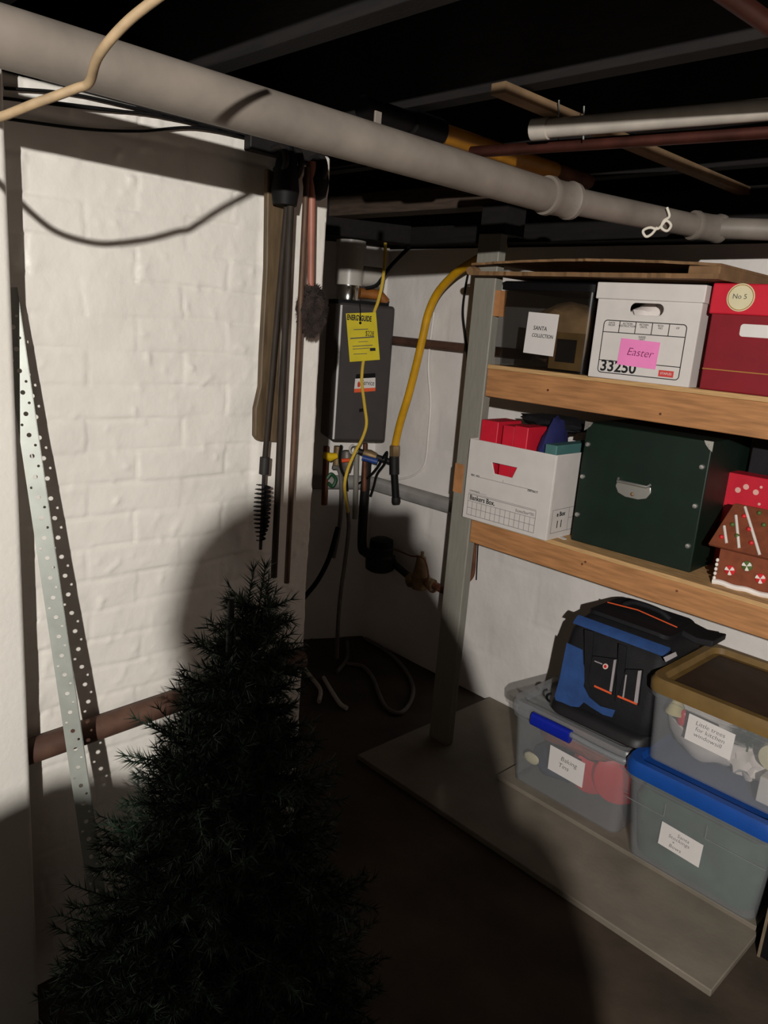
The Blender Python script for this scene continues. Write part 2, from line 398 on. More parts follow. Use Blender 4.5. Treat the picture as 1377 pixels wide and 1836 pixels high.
# ------------------------------------------------------------------ christmas tree
def tree():
    t = thing('christmas_tree', 'dark green artificial christmas tree standing in front of the white brick', 'christmas tree', (-1.03, 0.675, 0))
    obj('trunk', tb([(0, 0, 0.05), (0, 0, 1.05)], [0.016, 0.006], 10), iron_m, t)
    bm = B()
    for k in range(4):
        a = k * math.pi / 2 + 0.5
        tube(bm, [(0, 0, 0.10), (0.10 * math.cos(a), 0.10 * math.sin(a), 0.06), (0.22 * math.cos(a), 0.22 * math.sin(a), 0.008)], 0.008, 8)
    obj('stand', bm, iron_m, t)
    rnd = random.Random(3); bm = B()
    H = 1.115
    def needle(p, d, L):
        s = d.cross(Vector((rnd.uniform(-1, 1), rnd.uniform(-1, 1), rnd.uniform(-1, 1)))).normalized() * 0.0013
        a = bm.verts.new(p - s); b = bm.verts.new(p + s); c = bm.verts.new(p + d * L)
        bm.faces.new((a, b, c))
    def twig(p, d, L, cnt):
        d = d.normalized(); q = p + d * L
        tube(bm, [p, q], [0.0018, 0.001], 4, cap=False)
        u = d.orthogonal().normalized(); w = d.cross(u)
        for k in range(cnt):
            f = k / cnt; c = p + d * L * f; a = rnd.uniform(0, 6.283)
            needle(c, (d * 0.75 + (u * math.cos(a) + w * math.sin(a))).normalized(), rnd.uniform(0.018, 0.030))
        for k in range(8):
            a = rnd.uniform(0, 6.283); needle(q, (d * 1.6 + (u * math.cos(a) + w * math.sin(a))).normalized(), 0.024)
    for q_ in ((0, .055, .93), (.01, .04, .96), (-.01, .03, .95)): twig(Vector(q_), Vector((0.03, .12, 1)), 0.14, 130)
    nb = 330
    for k in range(nb):
        f = (k + 0.5) / nb; z = 0.13 + (H - 0.17) * (1 - (1 - f) ** 0.8) ; a = k * 2.39996 + rnd.uniform(-.3, .3)
        R = (0.022 + 0.325 * (1.1 - z)) * rnd.uniform(0.75, 1.05)
        d = Vector((math.cos(a), math.sin(a), rnd.uniform(0.05, 0.35)))
        p = Vector((0, 0.06 * max(0, z - .7) / .4, z - 0.05))
        twig(p, d, R, int(40 + R * 260))
        for s in range(int(3 + R * 22)):
            ff = rnd.uniform(0.25, 1.0); pp = p + d.normalized() * R * ff
            dd = d.normalized() + Vector((rnd.uniform(-.9, .9), rnd.uniform(-.9, .9), rnd.uniform(-.3, .7)))
            twig(pp, dd, rnd.uniform(0.05, 0.09) * (1 if z < .8 else .6), 38 if z < .8 else 26)
    for v in bm.verts:                       # boughs bend away from the brick face
        v.co.x = max(v.co.x, BX + 0.012 + 1.03)
    obj('foliage', bm, needle_m, t, smooth=0)
tree()

# ------------------------------------------------------------------ perforated angle leaning on the pier
def angle_iron():
    Bp = P(230, 1880, 2, 0.004); Tp = P(31, 515, 0, -1.462)
    u = (Tp - Bp); Ln = u.length; u.normalize()
    v = (Bp + Tp) / 2 - Vector(POS); v.normalize()
    w1 = u.cross(v).normalized(); w1 = w1 if w1.dot(Vector((0.7, 0.7, 0))) < 0 else -w1      # towards the left of the picture
    nrm = w1.cross(u).normalized(); nrm = nrm if nrm.dot(v) > 0 else -nrm                     # away from the camera
    t = thing('slotted_angle', 'grey perforated steel angle leaning on the white jamb and brick wall', 'angle iron', Bp)
    for name, ax, th in (('flange', w1, nrm), ('flange', nrm, w1)):
        bm = B(); Wd = 0.032 if ax is w1 else 0.024; holes = []
        k = 0; s = 0.03
        while s < Ln - 0.03:
            if ax is w1:
                holes.append(circ(0.016, s, 0.0042, 10))
                holes.append(circ(0.008, s + 0.019, 0.0026, 8) if k % 3 else circ(0.025, s + 0.019, 0.0026, 8))
            else: holes.append(circ(0.013, s, 0.0035, 8))
            s += 0.038; k += 1
        holed(bm, [(0, 0), (Wd, 0), (Wd, Ln), (0, Ln)], holes, 0.0018, lambda a, b, c, ax=ax, th=th: ax * a + u * b + th * c)
        obj(name, bm, zinc_m, t, smooth=0)
angle_iron()

# iron pipe running along the brick at knee height
tag(obj('iron_pipe', tb([P(-60, 1385, 0, BX + 0.034) , P(60, 1345, 0, BX + 0.034), P(300, 1262, 0, BX + 0.034), Vector((BX + 0.034, BY - 0.03, P(300, 1262, 0, BX + 0.034).z + 0.012))], 0.026, 20), brownpipe_m),
    'thick brown iron pipe running low along the white brick wall', 'pipe')

# thin cables stapled along the top of the brick
lab = ['topmost thin dark cable clipped across the top of the brick', 'second thin dark cable down at the top of the brick', 'lowest sagging dark cable across the top of the brick', 'short faint cable between the others at the brick top']
for i, pts in enumerate(([(8, 158), (125, 168), (238, 184), (330, 205), (430, 226), (478, 240)], [(-10, 174), (150, 193), (300, 209), (400, 226), (478, 244)],
                         [(5, 212), (150, 231), (250, 235), (350, 229), (450, 229), (480, 246)], [(90, 182), (250, 203), (350, 209), (440, 232), (478, 250)])):
    q = [P(x, y, 0, BX + 0.012) for x, y in pts]
    for v in q: v.z = min(v.z, 1.868)
    tag(obj('wall_cable', tb(q, 0.0028 if i < 3 else 0.002, 6, curve=True), black_m), lab[i], 'cable', 'cables along the brick top')

# ------------------------------------------------------------------ long tools hanging on the pier
TX = -1.44
rack = thing('tool_rack', 'black hanging rack with loops at the top of the brick pier', 'rack', (TX, 1.06, 1.84))
obj('bar', bx(-0.045, -0.02, -0.09, 0.11, 0.0, 0.03), iron_m, rack, bevel=0.003)
for dy in (-0.035, 0.005, 0.07):
    bm = tb([(-0.03, dy, 0.01), (0.015, dy, 0.012), (0.03, dy, -0.015), (0.016, dy, -0.038), (-0.006, dy, -0.03)], 0.007, 8, curve=True)
    obj('hook', bm, iron_m, rack)
bm = B(); lathe(bm, (0.0, 0.07, -0.075), (0.0, 0.07, 1), [(0, 0.012), (0.008, 0.024), (0.04, 0.03), (0.07, 0.022), (0.085, 0.01)], 16)
obj('clip', bm, black_m, rack)
bm = B(); lathe(bm, (0.012, -0.02, -0.10), (0.012, -0.02, 1), [(0, 0.026), (0.03, 0.03), (0.09, 0.022), (0.12, 0.012)], 16)
obj('clip', bm, black_m, rack)
# paddle
pd = thing('wooden_paddle', 'flat brown wooden paddle hanging blade down on the brick pier', 'paddle', (0, 0, 0))
def pf(u, v, w): return Vector((TX - 0.035 + w, u, v))
sh = [P(490, 300, 0, TX), P(487, 480, 0, TX), P(478, 640, 0, TX), P(476, 695, 0, TX), P(467, 735, 0, TX), P(466, 785, 0, TX)]
sr = [P(509, 795, 0, TX), P(514, 785, 0, TX), P(514, 735, 0, TX), P(508, 700, 0, TX), P(516, 500, 0, TX), P(527, 320, 0, TX)]
out = [(p.y, p.z) for p in sh] + [(P(472, 793, 0, TX).y, P(472, 793, 0, TX).z)] + [(p.y, p.z) for p in sr]
obj('blade', prism(B(), out, pf, 0.016), paddle_m, pd, bevel=0.004)
# brush rod
br = thing('flue_brush', 'long thin rod with a black spiral bristle brush at its lower end', 'brush', (0, 0, 0))
a, b = P(520, 300, 0, TX + 0.004), P(475, 820, 0, TX + 0.004)
obj('rod', tb([a, b], 0.0065, 10), rod_m, br)
c = P(473, 850, 0, TX + 0.004); obj('ferrule', tb([b, c], 0.0115, 12), iron_m, br)
e = P(467, 985, 0, TX + 0.004); d0 = P(472, 870, 0, TX + 0.004)
obj('stem', tb([c, e], 0.004, 8), iron_m, br)
bm = B(); ax = (e - d0).normalized(); uu = ax.orthogonal().normalized(); ww = ax.cross(uu); Lb = (P(468, 968, 0, TX) - d0).length
rnd = random.Random(5)
for k in range(2600):
    f = k / 2600; an = f * 2 * math.pi * 13 + rnd.uniform(-.35, .35); R = 0.0205 * (0.55 + 0.45 * math.sin(math.pi * min(1, f * 1.0 + 0.12)) ** 0.5)
    p = d0 + ax * Lb * f; d = uu * math.cos(an) + ww * math.sin(an); s = d.cross(ax) * 0.0012
    bm.faces.new([bm.verts.new(p - s), bm.verts.new(p + s), bm.verts.new(p + d * R + s), bm.verts.new(p + d * R - s)])
obj('bristles', bm, black_m, br, smooth=0)
tag(obj('dark_rod', tb([P(525, 285, 0, TX + 0.02), P(491, 1035, 0, TX + 0.02)], 0.0078, 12), rod_m), 'long dark rod hanging beside the brush on the brick pier', 'rod', 'plain rods on the brick pier')
tag(obj('bronze_rod', tb([P(551, 300, 0, TX + 0.012), P(514, 1045, 0, TX + 0.012)], 0.0068, 12), mat('bronze_rod', (84, 60, 44), 0.6, 0.1, var=0.25, stretch=(4, 4, 1))), 'bronze brown rod hanging between the dark rod and the duster', 'rod', 'plain rods on the brick pier')
du = thing('duster', 'copper pink handled duster with dark fuzzy head hanging head down', 'duster', (0, 0, 0))
h0, h1 = P(559, 290, 0, TX + 0.01), P(557, 520, 0, TX + 0.01)
obj('handle', tb([h0, h1], [0.0098, 0.0078], 12), pinkrod_m, du, label='copper pink handle')
bm = B(); cc = P(559, 557, 0, TX + 0.01); rnd = random.Random(9)
blob(bm, cc, (0.024, 0.036, 0.056), 0.25, 3, 4)
for k in range(2600):
    d = Vector((rnd.gauss(0, 1), rnd.gauss(0, 1), rnd.gauss(0, 1))).normalized()
    p = cc + Vector((d.x * 0.023, d.y * 0.035, d.z * 0.055)); d2 = (d + Vector((0, 0, -0.5))).normalized(); s = d2.orthogonal().normalized() * 0.0008
    q = p + d2 * rnd.uniform(0.005, 0.012); bm.faces.new((bm.verts.new(p - s), bm.verts.new(p + s), bm.verts.new(q)))
obj('head', bm, fuzz_m, du, smooth=0, label='dark fuzzy fibre head')

# ------------------------------------------------------------------ big drain pipe
dp = thing('drain_pipe', 'thick dusty grey drain pipe crossing under the joists with couplings', 'pipe', (0, 0, 0))
PZ = 1.817; J = Vector((-1.10, 1.53, PZ)); K = P(1262, 408, 2, PZ); E_ = P(1377, 412, 2, PZ); E2 = E_ + (E_ - K) * 3
obj('main_run', tb([(-1.10, -4.4, PZ), J], 0.0356, 28), pipe_m, dp)
dJ = (K - J).normalized(); dK = (E_ - K).normalized()
obj('branch_run', tb([J - Vector((0, 0.012, 0)), J + dJ * 0.02, K], [0.034, 0.030, 0.028], 24), pipe_m, dp)
obj('end_run', tb([K, E2], 0.0262, 24), pipe_m, dp)
lip = [(0, 0.034), (0.002, 0.045), (0.012, 0.0462), (0.02, 0.042), (0.05, 0.0405), (0.075, 0.0415), (0.08, 0.0455), (0.092, 0.0445), (0.096, 0.034)]
bm = B(); lathe(bm, J - Vector((0, 0.02, 0)), J + dJ * 0.03, [(h, q_ * .92) for h, q_ in lip], 28); obj('coupling', bm, pipe_m, dp)
bm = B(); lathe(bm, K - dJ * 0.05, K + dK * 0.02, [(h, q_ * 0.80) for h, q_ in lip], 28); obj('coupling', bm, pipe_m, dp)
hy = P(678, 200, 0, -1.11).y
tag(obj('hanger_strap', bx(-1.112, -1.108, hy - .008, hy + .008, 1.848, 1.876), pipe_m, bevel=0.001), 'small grey metal hanger strap above the big drain pipe', 'strap')
# white bent wire hooks on the pipe
hk = P(1180, 395, 2, 1.86)
q = [PD(x, y, 1.875) for x, y in ((1196, 372), (1200, 388), (1190, 396), (1186, 408), (1196, 414), (1203, 404), (1194, 396), (1180, 410), (1165, 408), (1153, 414), (1158, 424), (1168, 420), (1178, 408))]
tag(obj('wire_hook', tb(q, 0.0032, 8, curve=True), mat('white_wire', (214, 206, 192), 0.4, var=0.04)), 'bent white wire hook hanging on the drain pipe', 'hook')

# ------------------------------------------------------------------ pipes and lath under the joists
CZ = 1.945
gp = thing('yellow_gas_pipe', 'yellow and rusty gas pipe high under the joists behind the drain pipe', 'pipe', (0, 0, 0))
x_ = -1.325
obj('black_end', tb([(x_, 1.15, CZ), (x_, 1.395, CZ)], 0.022, 16), black_m, gp, label='black pipe end')
obj('yellow_run', tb([(x_, 1.39, CZ), (x_, 1.85, CZ)], 0.0215, 16), mat('dusty_yellow_coating', (172, 116, 22), 0.5, var=0.15), gp, label='yellow coated run')
obj('rusty_run', tb([(x_, 1.85, CZ), (x_, 2.02, CZ)], 0.02, 16), rust_m, gp, label='rusty run')
bm = B(); lathe(bm, (x_, 1.29, CZ), (x_, 2, CZ), [(0, 0.024), (0.004, 0.029), (0.1, 0.029), (0.104, 0.024)], 16); obj('coupling', bm, black_m, gp, label='black coupling')
a, b = P(962, 232, 2, 1.93), P(1377, 196, 2, 1.93)
pv = thing('pvc_pipe', 'white plastic pipe with capped end crossing under the joists', 'pipe', (0, 0, 0))
obj('run', tb([a, b + (b - a) * 2], 0.0185, 18), mat('dusty_pvc', (168, 160, 150), 0.5, var=0.1), pv)
bm = B(); lathe(bm, a - (b - a).normalized() * 0.012, b, [(0, 0.016), (0.003, 0.0215), (0.04, 0.0215), (0.042, 0.018)], 18); obj('end_cap', bm, MATS['dusty_pvc'], pv)
a, b = P(845, 273, 2, 1.905), P(1377, 236, 2, 1.905)
tag(obj('copper_pipe', tb([a, b + (b - a) * 2], 0.0125, 14), darkcopper_m), 'long tarnished copper pipe just below the white plastic pipe', 'pipe')
a, b = P(893, 160, 2, 1.958), P(1377, 362, 2, 1.958)
d = (b - a).normalized(); s = Vector((d.y, -d.x, 0)) * 0.017
bm = B(); pts = []
for p in (a, b + d * 0.05):
    pts.append([p - s + Vector((0, 0, -0.008)), p + s + Vector((0, 0, -0.008)), p + s + Vector((0, 0, 0.012)), p - s + Vector((0, 0, 0.012))])
loft(bm, pts)
tag(obj('wood_lath', bm, mat('pale_rough_lath', (118, 94, 68), 0.85, var=0.2, scale=12)), 'rough pale wood lath nailed diagonally under the dark joists', 'lath')
a, b = P(1300, -12, 2, 1.93), P(1385, 48, 2, 1.93)
tag(obj('red_copper_pipe', tb([a - (b - a) * 8, b + (b - a) * 10], 0.012, 12), darkcopper_m), 'reddish copper pipe in the top right corner of the ceiling', 'pipe')
for i, (x, y0, y1) in enumerate(((1001, 190, 268), (1046, 200, 250))):
    tag(obj('pipe_hanger', tb([P(x, y0, 2, 1.958) + Vector((0, 0, 0.01)), P(x, y1, 2, 1.905)], 0.0016, 6), zinc_m), ('thin wire hanger down to the end of the copper pipe', 'thin wire hanger between lath and copper pipe')[i], 'wire', 'wire pipe hangers')

# foreground cord
q = [P(x, y, 0, BX).lerp(LAMP, 1 - f) for x, y, f in ((-90, 200, .81), (-30, 285, .80), (25, 350, .79), (60, 385, .785), (100, 415, .78), (150, 432, .772), (200, 437, .764), (270, 428, .748), (318, 415, .741), (338, 411, .736), (360, 397, .722), (400, 372, .71), (450, 345, .700), (520, 300, .69))]
tag(obj('hanging_rope', tb(q, 0.0047, 10, curve=True), cord_m), 'cream coloured rope swagged across the top left foreground', 'rope')

# ------------------------------------------------------------------ water heater in the recess
HE = -RD                       # to the right along the heater front
A0 = PD(609, 543, 3.15)
def hp(px, py, off=0.0): return PL(px, py, A0 + RN * off, RN)
htr = thing('water_heater', 'charcoal tankless water heater with white flue on the recess wall', 'water heater', (0, 0, 0))
zt = 0.5 * (hp(612, 543).z + hp(707, 548).z); zb = 0.5 * (hp(597, 795).z + hp(690, 790).z)
wl = (hp(706, 600) - A0).dot(HE)
def hb(u0, u1, z0, z1, d0, d1, bm=None):
    bm = bm or B(); mt = Matrix((( HE.x, RN.x, 0, A0.x), (HE.y, RN.y, 0, A0.y), (0, 0, 1, 0), (0, 0, 0, 1)))
    return box(bm, u0, u1, d0, d1, z0, z1, mt)
obj('casing', hb(0, wl, zb, zt, -0.205, 0), heater_m, htr, bevel=0.014)
obj('edge_strip', hb(0.004, 0.012, zb + 0.01, zt - 0.012, -0.004, 0.0025), mat('bright_trim', (236, 232, 228), 0.3, 0.2, var=0.02), htr, label='bright vertical trim strip')
obj('top_cap', hb(0.0, wl * 0.9, zt - 0.006, zt + 0.012, -0.18, -0.02), black_m, htr)
fc = A0 + HE * (wl * 0.24) - RN * 0.09
for nm in ('flue_collar',):
    bm = B(); lathe(bm, Vector((fc.x, fc.y, zt)), Vector((fc.x, fc.y, 5)), [(0, 0.052), (0.005, 0.05), (0.06, 0.05), (0.064, 0.053), (0.072, 0.053)], 28); obj(nm, bm, steel_m, htr, label='shiny steel flue collar')
bm = B(); lathe(bm, Vector((fc.x, fc.y, zt + 0.072)), Vector((fc.x, fc.y, 5)), [(0, 0.058), (0.15, 0.058), (0.152, 0.062), (1.831 - zt - 0.072, 0.062)], 28); obj('flue', bm, pvc_m, htr, label='white plastic flue')
c0 = Vector((fc.x, fc.y, zt + 0.115)); c1 = c0 + HE * 0.16 - RN * 0.03
bm = B(); lathe(bm, c0, c1, [(0.05, 0.042), (0.15, 0.042), (0.151, 0.036)], 24); obj('intake', bm, pvc_m, htr, label='white side intake')
c0 = Vector((fc.x, fc.y, zt + 0.045)) + HE * 0.05; bm = tb([c0, c0 + HE * 0.09, c0 + HE * 0.12 - Vector((0, 0, 0.03))], 0.022, 12); obj('amber_elbow', bm, mat('amber_fitting', (150, 92, 40), 0.5, var=0.2), htr, label='amber coloured fitting')
# sticker and controls
def hquad(pxs, off, th=0.0006):
    bm = B(); a = [hp(x, y, off) for x, y in pxs]; vs0 = [bm.verts.new(p) for p in a]; vs1 = [bm.verts.new(p + RN * th) for p in a]
    bm.faces.new(vs1); bm.faces.new(vs0[::-1])
    for k in range(len(a)): bm.faces.new((vs0[k], vs0[(k + 1) % len(a)], vs1[(k + 1) % len(a)], vs1[k]))
    return bm
st_ = obj('sticker', hquad([(637, 678), (673, 676), (673, 696), (635, 698)], 0.001), paper_m, htr, label='white service sticker')
obj('band', hquad([(635, 697), (673, 695), (673, 701), (635, 704)], 0.0012), orange_m, st_, label='orange band')
obj('header', hquad([(639, 671), (673, 669), (673, 677), (637, 679)], 0.0012), black_m, st_, label='black header band')
hrot = Matrix((( HE.x, 0, RN.x), (HE.y, 0, RN.y), (0, 1, 0))).to_euler()
text('lettering', 'Service', 0.032, hp(648, 686, 0.002), ink_m, st_, rot=hrot, shear=0.1, sx=0.62)
obj('flame_mark', hquad([(641, 694), (641, 687), (644, 683), (646, 689), (645, 694)], 0.002), mat('flame_red', (190, 60, 40), 0.5, var=0), st_)
obj('control_window', hquad([(644, 733), (651, 732), (651, 738), (644, 739)], 0.001), black_m, htr)
# energy label card hanging on the front
tg = thing('energy_label', 'yellow energy guide card hanging on the charcoal water heater', 'card', (0, 0, 0))
card = obj('card', hquad([(620, 562), (674, 560), (681, 645), (627, 649)], 0.0165, 0.0008), mat('yellow_card', (226, 204, 40), 0.6, var=0.06), tg)
text('title', 'ENERGYGUIDE', 0.030, hp(622, 569, 0.018), ink_m, tg, rot=hrot, sx=0.53, offset=0.0012)
text('number', '$228', 0.03, hp(655, 598, 0.018), ink_m, tg, rot=hrot, sx=0.62)
bm = B()
for (x0, y0, x1, y1, th) in ((628, 607, 671, 604, 1.1), (634, 591, 660, 590, .7), (632, 621, 668, 619, .7), (632, 626, 662, 624, .6), (634, 635, 658, 634, .6), (642, 613, 660, 612, .5)):
    a = [hp(x0, y0 - th, .0177), hp(x1, y1 - th, .0177), hp(x1, y1 + th, .0177), hp(x0, y0 + th, .0177)]
    bm.faces.new([bm.verts.new(p) for p in a])
obj('small_print', bm, greyink_m, tg, smooth=0)
obj('black_panel', hquad([(663, 624), (673, 623.5), (673.5, 629), (663.5, 629.5)], 0.0176, 0.0003), ink_m, tg)
obj('tie', tb([hp(645, 545, 0.0), hp(646, 556, 0.018), hp(646, 576, 0.0195)], 0.0022, 6), black_m, tg)
bm = B(); p = hp(646, 579, 0.0175); lathe(bm, p, p + RN, [(0, 0.006), (0.002, 0.005), (0.003, 0.001)], 10); obj('eyelet', bm, black_m, tg)
# yellow cable: from above, over the heater front, down
q = [hp(x, y, o) for x, y, o in ((691, 430, -.02), (690, 462, -.02), (686, 505, .0), (678, 540, .009), (671, 560, .0085))] + \
    [hp(x, y, o) for x, y, o in ((662, 600, .003), (652, 645, .006), (649, 670, .011), (649, 690, .012), (654, 730, .012), (657, 760, .012), (650, 785, .014), (637, 810, .03), (624, 840, .04), (618, 868, .04), (620, 895, .03), (624, 920, .02))]
tag(obj('yellow_cable', tb(q, 0.0068, 8, curve=True), yellow2_m), 'thin yellow cable hanging down across the water heater front', 'cable')
q = [hp(x, y, o) for x, y, o in ((624, 918, .02), (625, 950, .0), (618, 1010, .02), (611, 1060, .04), (606, 1120, .05), (604, 1180, .06))]
tag(obj('grey_hose', tb(q, 0.009, 8, curve=True), mat('grey_hose', (104, 98, 94), 0.6)), 'thin grey hose hanging from the heater to the floor', 'hose')
q = [PD(x, y, 3.25) for x, y in ((745, 432), (722, 455), (700, 478), (686, 498), (674, 512), (655, 518))]
tag(obj('black_cable', tb(q, 0.008, 8, curve=True), black_m), 'black cable running from the ceiling to the heater flue', 'cable')

# valves under the heater
vl = thing('valve_set', 'cluster of pipes and valves with yellow handle under the water heater', 'valves', (0, 0, 0))
for i, (x0, y0, x1, y1, r, m) in enumerate(((585, 800, 581, 905, .013, rust_m), (655, 795, 653, 880, .011, copper_m), (640, 800, 636, 930, .012, greypost_m), (606, 800, 603, 840, .018, brass_m))):
    obj('pipe', tb([hp(x0, y0, -.09), hp(x1, y1, -.09)], r, 12), m, vl)
obj('yellow_handle', tb([hp(580, 815, -.03), hp(592, 820, -.03), hp(604, 817, -.03)], [.014, .02, .013], 10), mat('yellow_valve', (232, 190, 30), 0.4), vl, label='yellow valve handle')
obj('orange_handle', tb([hp(612, 826, -.05), hp(626, 825, -.05)], .009, 10), orange_m, vl, label='orange valve handle')
obj('grey_loop', tb([hp(x, y, -.06) for x, y in ((596, 838, ), (606, 840), (611, 855), (612, 885), (609, 940), (598, 1000))], .010, 8, curve=True), mat('grey_hose', (104, 98, 94)), vl)
obj('black_loop', tb([hp(x, y, -.05) for x, y in ((612, 798), (609, 820), (612, 842), (620, 858), (622, 880))], .006, 8, curve=True), black_m, vl)
obj('white_ring', tb([hp(634 + 7 * math.cos(k * .6), 806 + 8 * math.sin(k * .6), -.03) for k in range(9)], .005, 8), pvc_m, vl)
bm = B(); lathe(bm, hp(622, 808, -.1), hp(622, 850, -.1), [(0, .02), (.02, .028), (.06, .028), (.1, .015)], 14); obj('body', bm, mat('valve_body_grey', (120, 112, 106), .5, .4), vl)
obj('green_wire', tb([hp(x, y, -.07) for x, y in ((586, 858), (594, 850), (602, 860), (596, 872), (588, 866))], .008, 8, curve=True), mat('green_wire', (34, 76, 46), .5), vl)

# gas line: yellow flexible hose, tee, drip leg, shut-off
GY = 2.36
def gpt(x, y, yy=GY): return P(x, y, 1, yy)
gl = thing('gas_line', 'yellow flexible gas hose curving down to a tee beside the heater', 'gas pipe', (0, 0, 0))
q = [gpt(*v) for v in ((905, 440, 2.30), (880, 452, 2.30), (848, 470, 2.31), (815, 492, 2.33), (785, 525), (768, 562), (758, 605), (745, 660), (732, 710), (717, 760), (708, 800))]
obj('flexible_hose', tb(q, 0.0165, 16, curve=True), yellow_m, gl, label='yellow flexible hose')
bm = B(); lathe(bm, gpt(708, 798), gpt(707, 880), [(0, .018), (.005, .024), (.045, .024), (.05, .02)], 6); obj('nut', bm, brass_m, gl, label='brass nut')
obj('tee', tb([gpt(707, 818), gpt(707, 850)], .0225, 14), iron_m, gl)
obj('drip_leg', tb([gpt(707, 848), gpt(710, 898)], .0165, 14), black_m, gl)
bm = B(); lathe(bm, gpt(710, 892), gpt(711, 930), [(0, .02), (.02, .021), (.032, .016)], 12); obj('cap', bm, iron_m, gl)
e0 = gpt(700, 828); e1 = hp(640, 808, -.06)
obj('supply_pipe', tb([e0, e1], .014, 12), iron_m, gl)
mid = e0.lerp(e1, .42); bm = B(); lathe(bm, mid, e1, [(0, .018), (.03, .024), (.06, .018)], 12); obj('valve', bm, brass_m, gl)
mid = e0.lerp(e1, .28); obj('valve_handle', tb([mid + Vector((0.01, -.03, -0.01)), mid + (e1 - e0).normalized() * .07 + Vector((0.01, -.03, -0.014))], .013, 10), mat('blue_valve_handle', (44, 72, 140), .45), gl, label='blue valve handle')
q = [gpt(x, y, 2.33) for x, y in ((632, 872), (655, 860), (675, 840), (688, 818), (694, 811), (690, 830), (676, 850), (670, 872), (664, 890))]
tag(obj('looped_cable', tb(q, .0055, 8, curve=True), black_m), 'thin black cable looped around the gas tee', 'cable')
q = [P(x, y, 1, 2.435) for x, y in ((660, 857), (690, 860), (722, 858), (745, 850), (762, 830), (768, 780), (772, 720), (768, 650), (778, 560))]
tag(obj('white_wire', tb(q, .0045, 8, curve=True), back_paint), 'white painted wire running up the back wall beside the yellow hose', 'wire')
q = [P(x, y, 1, 2.40) for x, y in ((842, 478), (834, 520), (830, 560), (834, 600), (838, 640), (838, 700))]
tag(obj('hanging_wire', tb(q, .0042, 8, curve=True), black_m), 'thin black wire hanging down beside the grey post', 'wire')

# pipes along the back wall
zz = P(800, 905, 1, 2.41).z
gpipe = thing('grey_wall_pipe', 'grey painted pipe along the back wall behind the gas drip leg', 'pipe', (0, 0, 0))
obj('run', tb([(-1.72, 2.41, zz), (-2.52, 2.41, zz), RA + RD * 0.1 + RN * 0.04 + Vector((0, 0, zz)), RA + RD * 0.75 + RN * 0.04 + Vector((0, 0, zz))], .033, 20), mat('grey_pipe_paint', (150, 146, 142), .5, var=.1), gpipe)
tag(obj('brown_wall_pipe', tb([(-1.75, 2.425, 1.436), (-2.56, 2.425, 1.440)], .019, 14), brownpipe_m), 'thin brown pipe across the back wall behind the yellow hose', 'pipe')
# pressure regulator on the cold water line
rg = thing('pressure_regulator', 'brass bell shaped water pressure regulator low on the back wall', 'valve', (0, 0, 0))
r0 = P(755, 1045, 1, 2.38)
bm = B(); lathe(bm, P(752, 1058, 1, 2.38), P(757, 980, 1, 2.38), [(0, .012), (.008, .034), (.03, .038), (.05, .036), (.06, .042), (.068, .042), (.075, .034), (.12, .024), (.15, .02), (.156, .012)], 24); obj('bell', bm, brass_m, rg)
obj('screw', tb([P(757, 1000, 1, 2.38), P(758, 989, 1, 2.38)], .007, 8), brass_m, rg)
bm = B(); blob(bm, P(737, 1040, 1, 2.37), (.028, .026, .034), .05); obj('body', bm, brass_m, rg)
obj('outlet', tb([P(757, 1040, 1, 2.38), P(800, 1060, 1, 2.38)], .017, 14), copper_m, rg)
bm = B(); lathe(bm, P(768, 1045, 1, 2.38), P(800, 1060, 1, 2.38), [(0, .02), (.004, .026), (.03, .026), (.034, .02)], 8); obj('union', bm, brass_m, rg)
obj('inlet', tb([P(735, 1035, 1, 2.38), P(705, 1010, 1, 2.38)], .016, 14), iron_m, rg)
obj('seal_wire', tb([P(x, y, 1, 2.35) for x, y in ((706, 985), (720, 990), (738, 997), (752, 998), (762, 1005), (768, 1030), (766, 1052), (775, 1062), (786, 1056))], .0035, 6, curve=True), rust_m, rg)
# water meter in the dark corner
wm = thing('water_meter', 'black water meter in the dark corner left of the brass regulator', 'meter', (0, 0, 0))
mc = P(682, 1000, 1, 2.34)
bm = B(); lathe(bm, mc + Vector((0, 0, -.06)), mc + Vector((0, 0, 1)), [(0, .05), (.01, .065), (.07, .068), (.08, .055), (.11, .055), (.12, .045)], 24); obj('body', bm, iron_m, wm)
bm = B(); lathe(bm, mc + Vector((0, 0, .06)), mc + Vector((0, 0, 1)), [(0, .055), (.025, .052), (.035, .03)], 20); obj('lid', bm, black_m, wm)
obj('pipe', tb([mc - Vector((.06, 0, 0.0)), mc + Vector((-.10, 0.0, .0)), mc + Vector((-.13, 0.0, .05)), mc + Vector((-.135, 0, .42))], .022, 12, curve=True), iron_m, wm)
obj('nipple', tb([mc + Vector((.05, 0.02, .0)), P(704, 1010, 1, 2.38)], .02, 12), iron_m, wm)
tag(obj('black_hose', tb([hp(x, y, o) for x, y, o in ((606, 945, .0), (590, 1000, .02), (570, 1040, .03), (548, 1068, .03), (530, 1090, .03))], .011, 10, curve=True), black_m), 'black hose curving down to the left behind the pier corner', 'hose')
